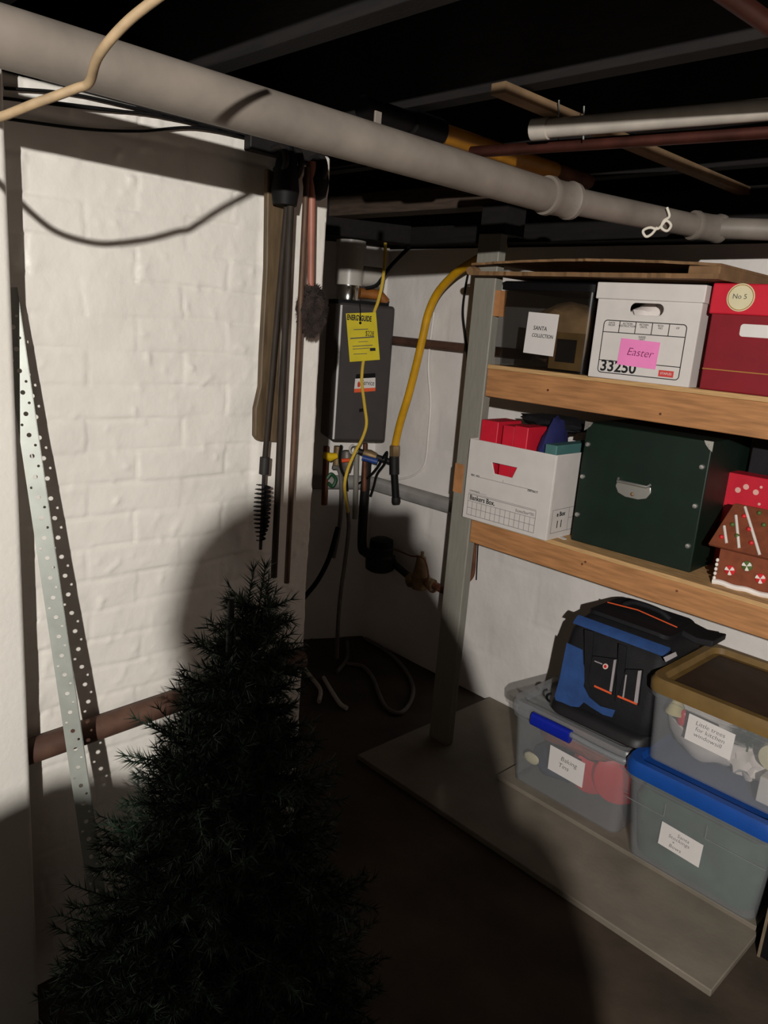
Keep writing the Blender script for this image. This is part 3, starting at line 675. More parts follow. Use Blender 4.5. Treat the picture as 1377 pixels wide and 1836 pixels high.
# hoses on the dark recess floor
for i, pts in enumerate(([(655, 1145), (690, 1165), (722, 1195), (740, 1230), (736, 1258), (718, 1278), (694, 1270), (680, 1245), (668, 1215), (650, 1195), (622, 1190)],
                         [(540, 1190), (556, 1212), (574, 1236), (572, 1258)], [(580, 1215), (595, 1240), (610, 1262), (622, 1270)], [(622, 1150), (622, 1180), (604, 1205)])):
    q = [P(x, y, 2, .012) for x, y in pts]
    tag(obj('floor_hose', tb(q, .009, 8, curve=True), (mat('grey_hose', (104, 98, 94)), pvc_m)[i in (1, 2)]), ('long grey hose looped on the dark recess floor', 'short pale hose end nearest the brick pier on the floor', 'pale hose end pointing right on the recess floor', 'short grey hose by the recess wall on the floor')[i], 'hose', 'hoses on the recess floor')
# copper tube beside the post
q = [P(x, y, 1, 2.42) for x, y in ((852, 955), (850, 1000), (847, 1030), (838, 1042), (826, 1048))]
tag(obj('copper_tube', tb(q, .009, 10, curve=True), rust_m), 'small bent copper tube on the wall just right of the grey post', 'tube')
tag(obj('wall_wire', tb([P(858, 960, 1, 2.43), P(854, 1040, 1, 2.43)], .0025, 6), black_m), 'thin dark wire on the wall right of the bent copper tube', 'wire')
tag(obj('wall_clip', tb([P(831, 1066, 1, 2.42), P(829, 1078, 1, 2.42)], .009, 8), black_m), 'small black clip on the wall beside the grey post', 'clip')

# ------------------------------------------------------------------ boxes on the top shelf
def open_box(bm, W, D, H, th, hole=None, top=False):
    f = FY(0.0)
    holed(bm, [(0, 0), (W, 0), (W, H), (0, H)], [hole] if hole else [], th, f)
    box(bm, 0, W, D - th, D, 0, H); box(bm, 0, th, th, D - th, 0, H); box(bm, W - th, W, th, D - th, 0, H); box(bm, th, W - th, th, D - th, 0, th)
    return bm
def lines(bm, segs, y=-0.0004, th=0.0004):
    for x0, z0, x1, z1, w in segs:
        d = Vector((x1 - x0, 0, z1 - z0)).normalized(); s = Vector((-d.z, 0, d.x)) * w / 2
        a = [Vector((x0, y, z0)) - s, Vector((x1, y, z1)) - s, Vector((x1, y, z1)) + s, Vector((x0, y, z0)) + s]
        vs_ = [bm.verts.new(p) for p in a]; vb = [bm.verts.new(p + Vector((0, th, 0))) for p in a]
        bm.faces.new(vs_); bm.faces.new(vb[::-1])
        for k in range(4): bm.faces.new((vs_[k], vs_[(k + 1) % 4], vb[(k + 1) % 4], vb[k]))
    return bm
def paper(name, parent, x0, z0, w, h, y, m, tilt=0.0, label=None):
    bm = bx(-w / 2, w / 2, -0.0004, 0.0004, -h / 2, h / 2); o = obj(name, bm, m, parent, smooth=0, label=label)
    o.location = (x0 + w / 2, y, z0 + h / 2); o.rotation_euler = (0, tilt, 0); return o

# smoked tote
TW, TD, TH = 0.345, 0.36, 0.262
tt = thing('storage_tote', 'dark smoked plastic tote with a white handwritten label at the left end', 'tote', (-1.594, 2.012, SZ1))
bm = B(); i_ = 0.004
loft(bm, [rr3(.012, TW - .012, .012, TD - .012, .02, 0), rr3(.004, TW - .004, .004, TD - .004, .024, TH * .9), rr3(0, TW, 0, TD, .026, TH * .9), rr3(0, TW, 0, TD, .026, TH * .93),
          rr3(.006, TW - .006, .006, TD - .006, .02, TH * .93), rr3(.016, TW - .016, .016, TD - .016, .016, .006)])
obj('tub', bm, smoke_m, tt)
bm = B(); loft(bm, [rr3(-.003, TW + .003, -.003, TD + .003, .028, TH * .9), rr3(-.004, TW + .004, -.004, TD + .004, .028, TH * .98), rr3(.004, TW - .004, .004, TD - .004, .022, TH), rr3(.03, TW - .03, .03, TD - .03, .02, TH), rr3(.034, TW - .034, .034, TD - .034, .02, TH - .008)])
obj('lid', bm, black_m, tt)
lb = paper('paper_label', tt, .116, .046, .112, .124, .0045, paper_m, .03, 'white paper label')
text('handwriting', 'SANTA', .0175, (-.030, -.0012, .016), ink_m, lb, offset=.0001, shear=.1, sx=.9)
text('handwriting', 'COLLECTION', .0155, (-.032, -.0012, -.006), ink_m, lb, offset=.0001, shear=.1, sx=.82)
bm = B(); blob(bm, (0, 0, 0), (.132, .115, .10), .2, 2.5, 3); o = obj('fabric_bundle', bm, cloth_b); o.location = (-1.594 + .160, 2.185, SZ1 + .112); tag(o, 'brown cloth bundle seen through the dark smoked tote', 'cloth')

fr_ = thing('picture_frame', 'tan picture frame inside the right end of the smoked tote', 'frame', (-1.594 + .20, 2.034, SZ1 + .008))
holed_bm = B(); holed(holed_bm, [(0, 0), (.115, 0), (.115, .11), (0, .11)], [[(.02, .022), (.092, .022), (.092, .09), (.02, .09)]], .006, FY(0)); obj('border', holed_bm, mat('tan_frame', (150, 116, 66), .6, var=.15), fr_)
obj('picture', bx(.018, .094, .003, .005, .02, .092), mat('dark_picture', (40, 34, 34), .5, var=.4), fr_)
# white file box with the pink note
FW, FD, FH = .292, .35, .262
fb = thing('file_box', 'white lidded cardboard file box with a pink note on top shelf', 'box', (-1.220, 1.985, SZ1), math.radians(5))
slot = rrect(.098, .192, .178, .210, .0155)
obj('body', open_box(B(), FW, FD, FH - .012, .004, slot), carton_m, fb, bevel=.0015)
bm = B(); box(bm, -.006, FW + .006, -.006, FD + .006, FH - .045, FH); obj('lid', bm, carton_m, fb, bevel=.003)
X0, X1, Z0, Z1 = .028, .262, .016, .160
fr = rrect(X0, X1, Z0, Z1, .01); bm = B()
lines(bm, [(*fr[k], *fr[(k + 1) % len(fr)], .0024) for k in range(len(fr))])
lines(bm, [(X0, .128, X1, .128, .0022), (X0, .050, X1, .050, .0022)] + [(X0 + (X1 - X0) * k / 5, .128, X0 + (X1 - X0) * k / 5, Z1, .0022) for k in (1, 2, 3, 4)])
obj('printed_frame', bm, ink_m, fb, smooth=0)
text('number', '33250', .043, (.034, -.0006, .034), ink_m, fb, offset=.0009)
for k, tx in enumerate(('DATE\nFROM', 'ACTION\nDESTRUCTION', 'RETAIN\nUNTIL', 'BOX\nNO', 'OF')):
    text('heading', tx, .0075, (X0 + (X1 - X0) * (k + .5) / 5, -.0006, .150), ink_m, fb, align='CENTER')
text('heading', 'NAME\nDEPT', .0075, (.145, -.0006, .117), ink_m, fb, align='CENTER')
lg = paper('logo', fb, .206, .021, .041, .017, -.0006, mat('logo_red', (206, 70, 66), .5, var=0), 0, 'small red logo block')
text('lettering', 'STAPLES', .0085, (0, -.0008, 0), paper_m, lg, align='CENTER')
nt = paper('note', fb, .085, .04, .112, .072, -.0016, pink_m, .035, 'pink sticky note')
text('handwriting', 'Easter', .030, (.004, -.0008, 0.002), mat('purple_ink', (104, 16, 64), .5, var=0), nt, align='CENTER', shear=.25, offset=-.0004)
bm = B(); blob(bm, (0, 0, 0), (.06, .04, .05), .3, 3, 2); blob(bm, (.055, .005, .005), (.045, .035, .05), .3, 3, 6); o = obj('tissue_paper', bm, cloth_w); o.location = fb.matrix_basis @ Vector((.115, .09, .168)); tag(o, 'crumpled white paper seen through the slot of the white file box', 'paper')

# red lidded box
RWd = .36
rb = thing('red_box', 'maroon storage box with bright red lid and round cream label at right', 'box', (-.905, 2.02, SZ1), math.radians(3))
obj('body', bx(0, RWd, 0, .33, 0, .20), maroon_m, rb, bevel=.003)
obj('lid', bx(-.006, RWd + .006, -.007, .336, .192, .268), red_m, rb, bevel=.004, label='bright red lid')
obj('gold_line', bx(.0, RWd, -.0006, 0, .052, .0545), gold_m, rb, label='thin gold line')
bm = B(); prism(bm, rrect(.078, .19, .140, .171, .008), FY(-.0012), .0012); obj('handle_slot', bm, paper_m, rb, label='white handle slot')
bm = B(); prism(bm, [(x * 1.0, z) for x, z in circ(.068, .234, .034, 32)], FY(-.009), .0015); rl = obj('round_label', bm, cream_m, rb, label='round cream label')
bm = B(); tube(bm, [(.068 + .0305 * math.cos(k * math.pi / 16), -.0092, .234 + .0305 * math.sin(k * math.pi / 16)) for k in range(33)], .001, 6); obj('label_rim', bm, gold_m, rl)
text('lettering', 'No 5', .017, (.066, -.0096, .236), greyink_m, rl, align='CENTER')

# flattened cardboard lying on the boxes
cf = thing('flattened_carton', 'flattened brown cardboard box lying on top of the shelf boxes', 'cardboard', (0, 0, 0))
def ragged(y0, seed, amp):
    xs = np.linspace(-1.672, -.872, 60); return [(x, y0 + amp * noise.noise(Vector((x * 22, seed, 0))) + amp * .5 * noise.noise(Vector((x * 70, seed, 3)))) for x in xs]
zc = 1.680
for nm, y0, s, z0, z1 in (('bottom_sheet', 1.945, 1, zc, zc + .012), ('top_sheet', 1.95, 5, zc + .030, zc + .037)):
    ol = ragged(y0, s, .009) + [(-.872, 2.36), (-1.592, 2.36), (-1.592, 1.99), (-1.672, 1.99)]
    obj(nm, prism(B(), ol, (lambda u, v, w, z0=z0: Vector((u, v, z0 + w + .012 * math.sin((u + 1.672) * 3.9)  * (1 if z0 > zc + .02 else 0.0)))), z1 - z0), cardboard_m, cf, smooth=0)
obj('fold', tb([(-1.672, 1.947, zc + .013), (-1.676, 1.968, zc + .017), (-1.672, 1.988, zc + .013)], .013, 10), cardboard_m, cf)
bm = B(); box(bm, -.955, -.872, 1.952, 2.36, zc + .010, zc + .032); obj('crushed_edge', bm, cardboard_m, cf, bevel=.004)

# ------------------------------------------------------------------ second shelf
BW, BD, BH = .333, .20, .268
bb = thing('open_file_box', 'open white file box with printed grid holding red and teal things', 'box', (-1.612, 1.962, SZ2), math.radians(1.5))
obj('body', open_box(B(), BW, .37, BH, .005, [(.098, .205), (.112, .170), (.182, .170), (.196, .205)]), carton_m, bb, bevel=.002)
bm = B(); X0, X1, Z0, Z1 = .018, .286, .014, .084
lines(bm, [(X0, Z0, X1, Z0, .0012), (X0, Z1, X1, Z1, .0012), (X0, Z0, X0, Z1, .0012), (X1, Z0, X1, Z1, .0012), (X0, Z1 + .004, X1, Z1 + .004, .0009), (X0, .038, X1, .038, .001), (X0, .061, X1, .061, .001)]
      + [(X0 + (X1 - X0) * k / 14, Z0, X0 + (X1 - X0) * k / 14, .061, .001) for k in range(1, 14)]
      + [(.05, .147, .262, .147, .001), (.15, .147, .15, .157, .0008), (.05, .094, .09, .094, .0008)])
obj('printed_grid', bm, greyink_m, bb, smooth=0)
text('lettering', 'Bankers Box.', .023, (.024, -.0006, .0735), ink_m, bb, offset=.0004, sx=.85)
text('lettering', 'Econo/Stor*701', .013, (.282, -.0006, .0705), greyink_m, bb, align='RIGHT', sx=.85)
text('heading', 'REC. NO.', .009, (.02, -.0006, .149), ink_m, bb, offset=.0002)
text('heading', 'DISTRICT', .009, (.284, -.0006, .143), ink_m, bb, align='RIGHT', offset=.0002)
text('heading', 'CONTENTS', .008, (.02, -.0006, .096), ink_m, bb)
bm = B(); rside = (math.pi / 2, 0, math.pi / 2)
text('side_lettering', 'e Box', .02, (BW + .0006, .045, .078), ink_m, bb, rot=rside, offset=.0005)
text('side_number', '11', .034, (BW + .0006, .045, .045), ink_m, bb, rot=rside, offset=.0003, space=1.3)
sb = B()
for z in (.094, .02): box(sb, BW, BW + .0005, .02, .36, z, z + .001)
for y in (.02, .115): box(sb, BW, BW + .0005, y, y + .001, .02, .094)
box(sb, BW, BW + .0005, .115, .36, .06, .061)
obj('side_print', sb, greyink_m, bb, smooth=0)
def inbb(nm, x0, x1, y0, y1, z0, z1, m, label, cat, tilt=0, bev=.003, grp=None):
    o = obj(nm, bx(x0, x1, y0, y1, z0, z1), m, None, bevel=bev); o.matrix_basis = bb.matrix_basis @ Matrix.Rotation(tilt, 4, 'Z'); tag(o, label, cat, grp); return o
inbb('red_carton', .016, .085, .03, .16, .01, .332, red_m, 'left red carton standing in the open white file box', 'carton', grp='red cartons in the open file box')
inbb('red_carton', .112, .158, .02, .12, .01, .328, red_m, 'middle red carton standing in the open white file box', 'carton', grp='red cartons in the open file box')
inbb('red_carton', .160, .212, .014, .12, .01, .333, red_m, 'right red carton beside the navy cloth in the open file box', 'carton', grp='red cartons in the open file box')
bm = B(); blob(bm, (.242, .12, .17), (.030, .09, .20), .12, 3, 8); o = obj('navy_cloth', bm, navy_m); o.matrix_basis = bb.matrix_basis; tag(o, 'dark navy cloth bundle between the red cartons and teal carton', 'cloth')
inbb('teal_carton', .270, .312, .03, .30, .01, .292, teal_m, 'teal carton standing at the right of the open white file box', 'carton')
bm = B(); blob(bm, (.19, .21, .338), (.135, .07, .026), .25, 4, 3); o = obj('black_cloth', bm, bagblack_m); o.matrix_basis = bb.matrix_basis; tag(o, 'black cloth lying over the back of the red cartons', 'cloth')
o = obj('paper_scrap', prism(B(), [(0, 0), (.045, -.012), (.05, 0), (.012, .022)], lambda u, v, w: Vector((u, v, w)), .0015), paper_m); o.location = (-1.305, 2.05, SZ2 + .0005); tag(o, 'small torn paper scrap lying by the corner of the open file box', 'paper')

GW, GD, GH = .383, .30, .352
gb = thing('photo_box', 'dark green storage box with chrome corners and label holder on middle shelf', 'box', (-1.247, 2.06, SZ2), math.radians(2))
GH = .372
obj('body', bx(0, GW, 0, GD, 0, GH), green_m, gb, bevel=.004)
for x, s in ((-.003, 1), (GW + .003, -1)):
    bm = B(); prism(bm, [(x, GH + .001), (x + s * .026, GH + .001), (x + s * .020, GH - .010), (x + s * .009, GH - .021), (x, GH - .027)], FY(-.0045), .0025)
    lathe(bm, (x + s * .012, -.0065, GH - .012), (x + s * .012, 1, GH - .012), [(0, .003), (.002, .004), (.003, .004)], 10)
    obj('metal_corner', bm, chrome_m, gb, label='chrome corner')
for x, z in ((.014, .335 - .03), (.012, .205), (.012, .085), (GW - .018, .30), (GW - .018, .19), (GW - .018, .075)):
    bm = B(); lathe(bm, (x, -.007, z), (x, 1, z), [(0, .002), (.001, .006), (.004, .0075), (.0075, .0075)], 14); obj('stud', bm, chrome_m, gb, label='round metal stud')
lh = B(); cx, cz = .180, .203
prism(lh, [(cx - .052, cz + .012), (cx + .052, cz + .012), (cx + .055, cz - .004), (cx + .044, cz - .022), (cx + .02, cz - .030), (cx - .02, cz - .030), (cx - .044, cz - .022), (cx - .055, cz - .004)], FY(-.004), .004)
lho = obj('label_holder', lh, chrome_m, gb, bevel=.001, label='chrome label holder')
obj('pull_bar', tb([(cx - .05, -.004, cz + .020), (cx - .046, -.016, cz + .014), (cx + .046, -.016, cz + .014), (cx + .05, -.004, cz + .020)], .0042, 10), chrome_m, lho)
bm = B(); lathe(bm, (cx, -.008, cz - .018), (cx, 1, cz - .018), [(0, .002), (.002, .005), (.004, .006)], 12); obj('rivet', bm, brass_m, lho)

# red dotted box and gingerbread house
rdot = thing('dotted_box', 'red gift box with pale dots behind the gingerbread house', 'box', (-.872, 2.235, SZ2), math.radians(3))
obj('body', bx(0, .36, 0, .07, 0, .275), red_m, rdot, bevel=.002)
bm = B(); rnd = random.Random(4); used = []
while len(used) < 46:
    x, z, r = rnd.uniform(.012, .34), rnd.uniform(.01, .25), rnd.choice((.004, .0065, .008))
    if all((x - a) ** 2 + (z - b) ** 2 > (.021 + r) ** 2 * .6 for a, b in used):
        used.append((x, z)); prism(bm, circ(x, z, r, 14), FY(-.0005), .0005)
o = obj('dots', bm, mat('pale_pink_dots', (232, 178, 166), .5, var=.03), rdot, smooth=0); o['kind'] = 'stuff'
tag(obj('black_box', bx(-.855, -.30, 2.325, 2.425, SZ2, SZ2 + .385), bagblack_m, bevel=.004), 'black box standing behind the red dotted box on the middle shelf', 'box')
gh = thing('gingerbread_house', 'brown gingerbread house with white icing and peppermint candies', 'ornament', (-.782, 2.045, SZ2), math.radians(4))
GHW = .30; eave = .108; ridge = .205
obj('walls', loft(B(), [[(0, 0, .0), (0, 0, eave + .01), (0, .075, ridge - .012), (0, .15, eave + .01), (0, .15, 0)], [(GHW, 0, .0), (GHW, 0, eave + .01), (GHW, .075, ridge - .012), (GHW, .15, eave + .01), (GHW, .15, 0)]]), ginger_m, gh)
sl = Vector((0, .097, ridge - eave + .004)); ev = Vector((0, -.022, eave - .004)); nrm = Vector((0, -(ridge - eave), .097)).normalized()
def rf(u, v, w): return Vector((u, 0, 0)) + ev + sl * v + nrm * w
obj('roof_panel', prism(B(), [(-.025, 0), (GHW + .025, 0), (GHW + .01, 1), (-.010, 1)], rf, .010), ginger_m, gh, bevel=.002)
obj('roof_panel', prism(B(), [(-.025, 0), (GHW + .025, 0), (GHW + .01, 1), (-.010, 1)], lambda u, v, w: (lambda q: Vector((q.x, .15 - q.y, q.z)))(rf(u, v, w)), .010), ginger_m, gh, bevel=.002)
for k, (u0, v0, u1, v1) in enumerate(((-.006, .45, .018, .10), (.010, .74, .052, .06), (.022, .97, .105, .02), (.085, .98, .17, .02), (.15, .98, .235, .02), (.215, .98, .29, .1))):
    obj('icing_line', tb([rf(u0, v0, .011), rf((u0 + u1) / 2, (v0 + v1) / 2, .012), rf(u1, v1, .011)], .0038, 8), icing_m, gh)
for u, v, m in ((.0, .2, candyred_m), (.035, .3, candygreen_m), (.012, .52, candygreen_m), (.03, .76, candyred_m), (.055, .5, candyred_m), (.075, .22, candyred_m), (.062, .9, candygreen_m), (.085, .66, candygreen_m), (.125, .38, candygreen_m), (.14, .8, candyred_m), (.165, .55, candyred_m), (.2, .7, candygreen_m)):
    bm = B(); blob(bm, rf(u, v, .012), (.006, .006, .006), 0); obj('gumdrop', bm, m, gh)
for x, z, m in ((.034, .047, candyred_m), (.074, .070, candygreen_m), (.112, .046, candyred_m), (.16, .07, candygreen_m), (.21, .05, candyred_m), (.26, .07, candyred_m)):
    bm = B(); lathe(bm, (x, -.005, z), (x, 1, z), [(0, .011), (.002, .0135), (.005, .0135)], 20); pm = obj('peppermint', bm, m, gh)
    bm = B()
    for k in range(3):
        a0 = k * 2.094 + .3; prism(bm, [(x, z)] + [(x + .0125 * math.cos(a0 + j * .17), z + .0125 * math.sin(a0 + j * .17)) for j in range(6)], FY(-.0062), .0012)
    obj('swirl', bm, icing_m, pm, smooth=0)
bm = B(); q = [(x, -.003 + .001 * math.sin(x * 70), .006 + .0016 * math.sin(x * 95)) for x in np.linspace(-.004, GHW, 40)]; tube(bm, q, .0075, 8); obj('icing_base', bm, icing_m, gh)
bm = B()
for k in range(5): blob(bm, (-.002, -.002, .016 + k * .0125), (.0045, .0045, .0055), 0, sub=2)
obj('icing_corner', bm, icing_m, gh)

# ------------------------------------------------------------------ bins on the bottom board
ZB = .035
def bin_(name, label, loc, rz, W, D, H, lidm, tubm, lidh=.03, taper=.022, panel=None):
    t = thing(name, label, 'bin', loc, rz); a = taper; th = .003
    bm = B()
    loft(bm, [rr3(a, W - a, a, D - a, .03, 0), rr3(.004, W - .004, .004, D - .004, .036, H - .03), rr3(-.004, W + .004, -.004, D + .004, .04, H - .028), rr3(-.004, W + .004, -.004, D + .004, .04, H),
              rr3(.005, W - .005, .005, D - .005, .034, H), rr3(.007, W - .007, .007, D - .007, .034, H - .03), rr3(a + th, W - a - th, a + th, D - a - th, .028, th)])
    obj('tub', bm, tubm, t)
    bm = B()
    loft(bm, [rr3(-.010, W + .010, -.010, D + .010, .045, H - .012), rr3(-.012, W + .012, -.012, D + .012, .046, H + lidh * .5), rr3(-.004, W + .004, -.004, D + .004, .042, H + lidh), rr3(.018, W - .018, .018, D - .018, .035, H + lidh),
              rr3(.026, W - .026, .026, D - .026, .03, H + lidh * .45), rr3(.05, W - .05, .05, D - .05, .03, H + lidh * .45)])
    obj('lid', bm, lidm, t)
    if panel: obj('shaded_lid_panel', bx(.045, W - .045, .045, D - .045, H + lidh * .45 - .002, H + lidh * .45 + .002), panel, t, label='brown lid top darkened for shade')  # lid top coloured darker to carry the shade of the shelf above
    return t
def wall_label(t, x0, z0, w, h, taper, H, tilt):
    """paper taped flat on the sloping front wall of a bin"""
    k = (taper - .004) / (H - .03); zc = z0 + h / 2
    lb = paper('paper_label', t, x0, z0, w, h, taper - k * zc - .0022, paper_m, 0, 'white paper label')
    lb.rotation_euler = (math.atan(k), tilt, 0); return lb
# clear bin with blue latch
CW, CD, CH = .44, .36, .268
cb = bin_('clear_bin', 'clear plastic bin with a blue latch carrying the blue and black bag', (-1.345, 2.0, ZB), math.radians(0), CW, CD, CH, clearlid_m, clear_m, .03)
bm = B(); q = [(.098, -.020, CH + .014), (.245, -.020, CH + .014)]
prism(bm, rrect(-.006, .022, CH - .018, CH + .026, .012), lambda u, v, w: Vector((.10 + w, -.030 + u * .9, v)), .145); obj('latch', bm, latch_m, cb, bevel=.002, label='blue plastic latch')
obj('front_handle', tb([(.245, -.022, CH + .012), (.33, -.024, CH + .010), (.42, -.02, CH + .010), (.452, .01, CH + .010)], .0095, 10, curve=True), clearlid_m, cb)
lb = wall_label(cb, .162, .104, .130, .090, .022, CH, .02)
text('handwriting', 'Baking', .023, (-.022, -.0012, .018), ink_m, lb, offset=-.0004, shear=.15)
text('handwriting', 'Tins', .023, (-.028, -.0012, -.008), ink_m, lb, offset=-.0004, shear=.15)
def inb(t, nm, bm, m, label, cat, grp=None, bev=0):
    o = obj(nm, bm, m, None, bevel=bev); o.matrix_basis = t.matrix_basis; return tag(o, label, cat, grp)
bm = B(); lathe(bm, (.315, .19, .105), (.36, .14, .115), [(0, .085), (.004, .09), (.05, .09), (.055, .084)], 32); inb(cb, 'red_tin', bm, candyred_m, 'round red tin at the right end inside the clear latched bin', 'tin', 'red tins in the clear bin')
bm = B(); lathe(bm, (.245, .155, .10), (.29, .11, .105), [(0, .076), (.004, .08), (.034, .08), (.038, .075)], 32); inb(cb, 'red_tin', bm, candyred_m, 'round red tin left of the other inside the clear latched bin', 'tin', 'red tins in the clear bin')
bm = B(); blob(bm, (.20, .13, .200), (.165, .085, .050), .25, 4, 5); inb(cb, 'rust_wrapper', bm, mat('rusty_red_cloth', (142, 72, 56), .8, var=.4, scale=16), 'rust coloured bundle at the top of the clear latched bin', 'cloth')
bm = B(); blob(bm, (.13, .14, .07), (.09, .08, .055), .2, 4, 7); inb(cb, 'blue_bundle', bm, mat('slate_blue_cloth', (54, 64, 92), .8, var=.3), 'slate blue bundle at the bottom left of the clear bin', 'cloth')
bm = B(); blob(bm, (.085, .030, .098), (.030, .008, .020), .08, 2, 2); inb(cb, 'cream_tin', bm, cream_m, 'small cream oval thing near the left of the clear bin', 'tin')

# blue lidded bin
LW, LD, LH = .43, .40, .282
bl = bin_('blue_lid_bin', 'cloudy bin with a bright blue lid and green contents on the bottom board', (-.898, 1.955, ZB), 0, LW, LD, LH, bluelid_m, clear_m, .032, .03)
lb = wall_label(bl, .125, .085, .122, .078, .03, LH, .05)
for k, (s, x) in enumerate((('Santa', -.012), ('Stockings', -.036), ('+', -.024), ('Bows', -.030))):
    text('handwriting', s, .0165, (x, -.0012, .022 - k * .015), greyink_m, lb, offset=-.0003, shear=.15)
bm = B()
loft(bm, [rr3(.045, LW - .045, .045, LD - .045, .04, .008), rr3(.034, LW - .034, .034, LD - .034, .04, .10), rr3(.026, LW - .026, .022, LD - .026, .04, .19), rr3(.04, LW - .04, .04, LD - .04, .04, .22)])
inb(bl, 'green_fabric', bm, greenfab_m, 'folded sage green fabric filling the blue lidded bin', 'fabric')
bm = B()
lines(bm, [(.015, .185, .13, .185, .0018), (.13, .185, .13, .225, .0018), (.25, .185, .41, .185, .0018), (.25, .185, .25, .225, .0018)], y=.006, th=.001); obj('moulded_ribs', bm, clearlid_m, bl, smooth=0)

# brown lidded bin stacked on it
NW, ND, NH = .43, .40, .225
nb_ = bin_('brown_lid_bin', 'clear bin with a brown lid stacked on the blue lidded bin', (-.882, 1.985, ZB + LH + .033), 0, NW, ND, NH, tan_m, clear_m, .03, .016, mat('shaded_brown_lid', (66, 50, 38), .5, var=.15))
lb = wall_label(nb_, .120, .105, .128, .080, .016, NH, .04)
for k, (s, x) in enumerate((('Little trees', -.042), ('for kitchen', -.040), ('windowsill', -.042))):
    text('handwriting', s, .0185, (x, -.0012, .022 - k * .0175), ink_m, lb, offset=-.0004, shear=.12)
bm = B()
loft(bm, [[(.14 + r * math.cos(a) * 1.05, .16 + r * math.sin(a), z + .006 * math.sin(5 * a)) for a in np.linspace(0, 2 * math.pi, 40, endpoint=False)] for r, z in ((.05, .01), (.09, .035), (.115, .075), (.125, .112), (.12, .114), (.10, .085), (.03, .06))])
inb(nb_, 'white_bowl', bm, cloth_w, 'white cloth lined bowl inside the brown lidded bin', 'bowl')
bm = B(); blob(bm, (.255, .16, .06), (.06, .09, .055), .3, 4, 3); inb(nb_, 'white_cloth', bm, cloth_w, 'crumpled white cloth at the middle of the brown lidded bin', 'cloth')
bm = B(); lathe(bm, (.335, .05, .135), (.335, 1, .135), [(0, .02), (0, .036), (.012, .04), (.05, .04), (.055, .03)], 28); inb(nb_, 'cream_spool', bm, cream_m, 'round cream spool high at the right of the brown lidded bin', 'spool')
bm = B(); box(bm, .32, .40, .03, .10, .012, .085); inb(nb_, 'white_carton', bm, carton_m, 'small white carton at the lower right of the brown lidded bin', 'carton', bev=.003)
bm = B(); blob(bm, (.085, .055, .14), (.016, .012, .026), .1, 3, 3); inb(nb_, 'red_ornament', bm, candyred_m, 'red ornament above the white bowl in the brown lidded bin', 'ornament')
bm = B(); lathe(bm, (.062, .06, .145), (.062, .06, 1), [(0, .03), (.05, .008), (.07, .002)], 16); inb(nb_, 'cream_cone', bm, mat('pale_yellow_paper', (206, 192, 140), .8), 'pale yellow cone at the left of the brown lidded bin', 'ornament')
def mini_tree():
    rnd = random.Random(2); bm = B(); c = Vector((.255, .10, .10))
    tube(bm, [c, c + Vector((0, 0, .11))], .003, 6)
    for k in range(700):
        f = rnd.random(); a = rnd.uniform(0, 6.28); R = .045 * (1 - f) + .005; p = c + Vector((0, 0, .02 + .09 * f)); d = Vector((math.cos(a), math.sin(a), .15)); s = d.cross(Vector((0, 0, 1))).normalized() * .0012
        bm.faces.new((bm.verts.new(p - s), bm.verts.new(p + s), bm.verts.new(p + d * R)))
    inb(nb_, 'mini_tree', bm, mat('mini_tree_green', (58, 92, 62), .7), 'little green tree behind the label of the brown lidded bin', 'ornament')
mini_tree()

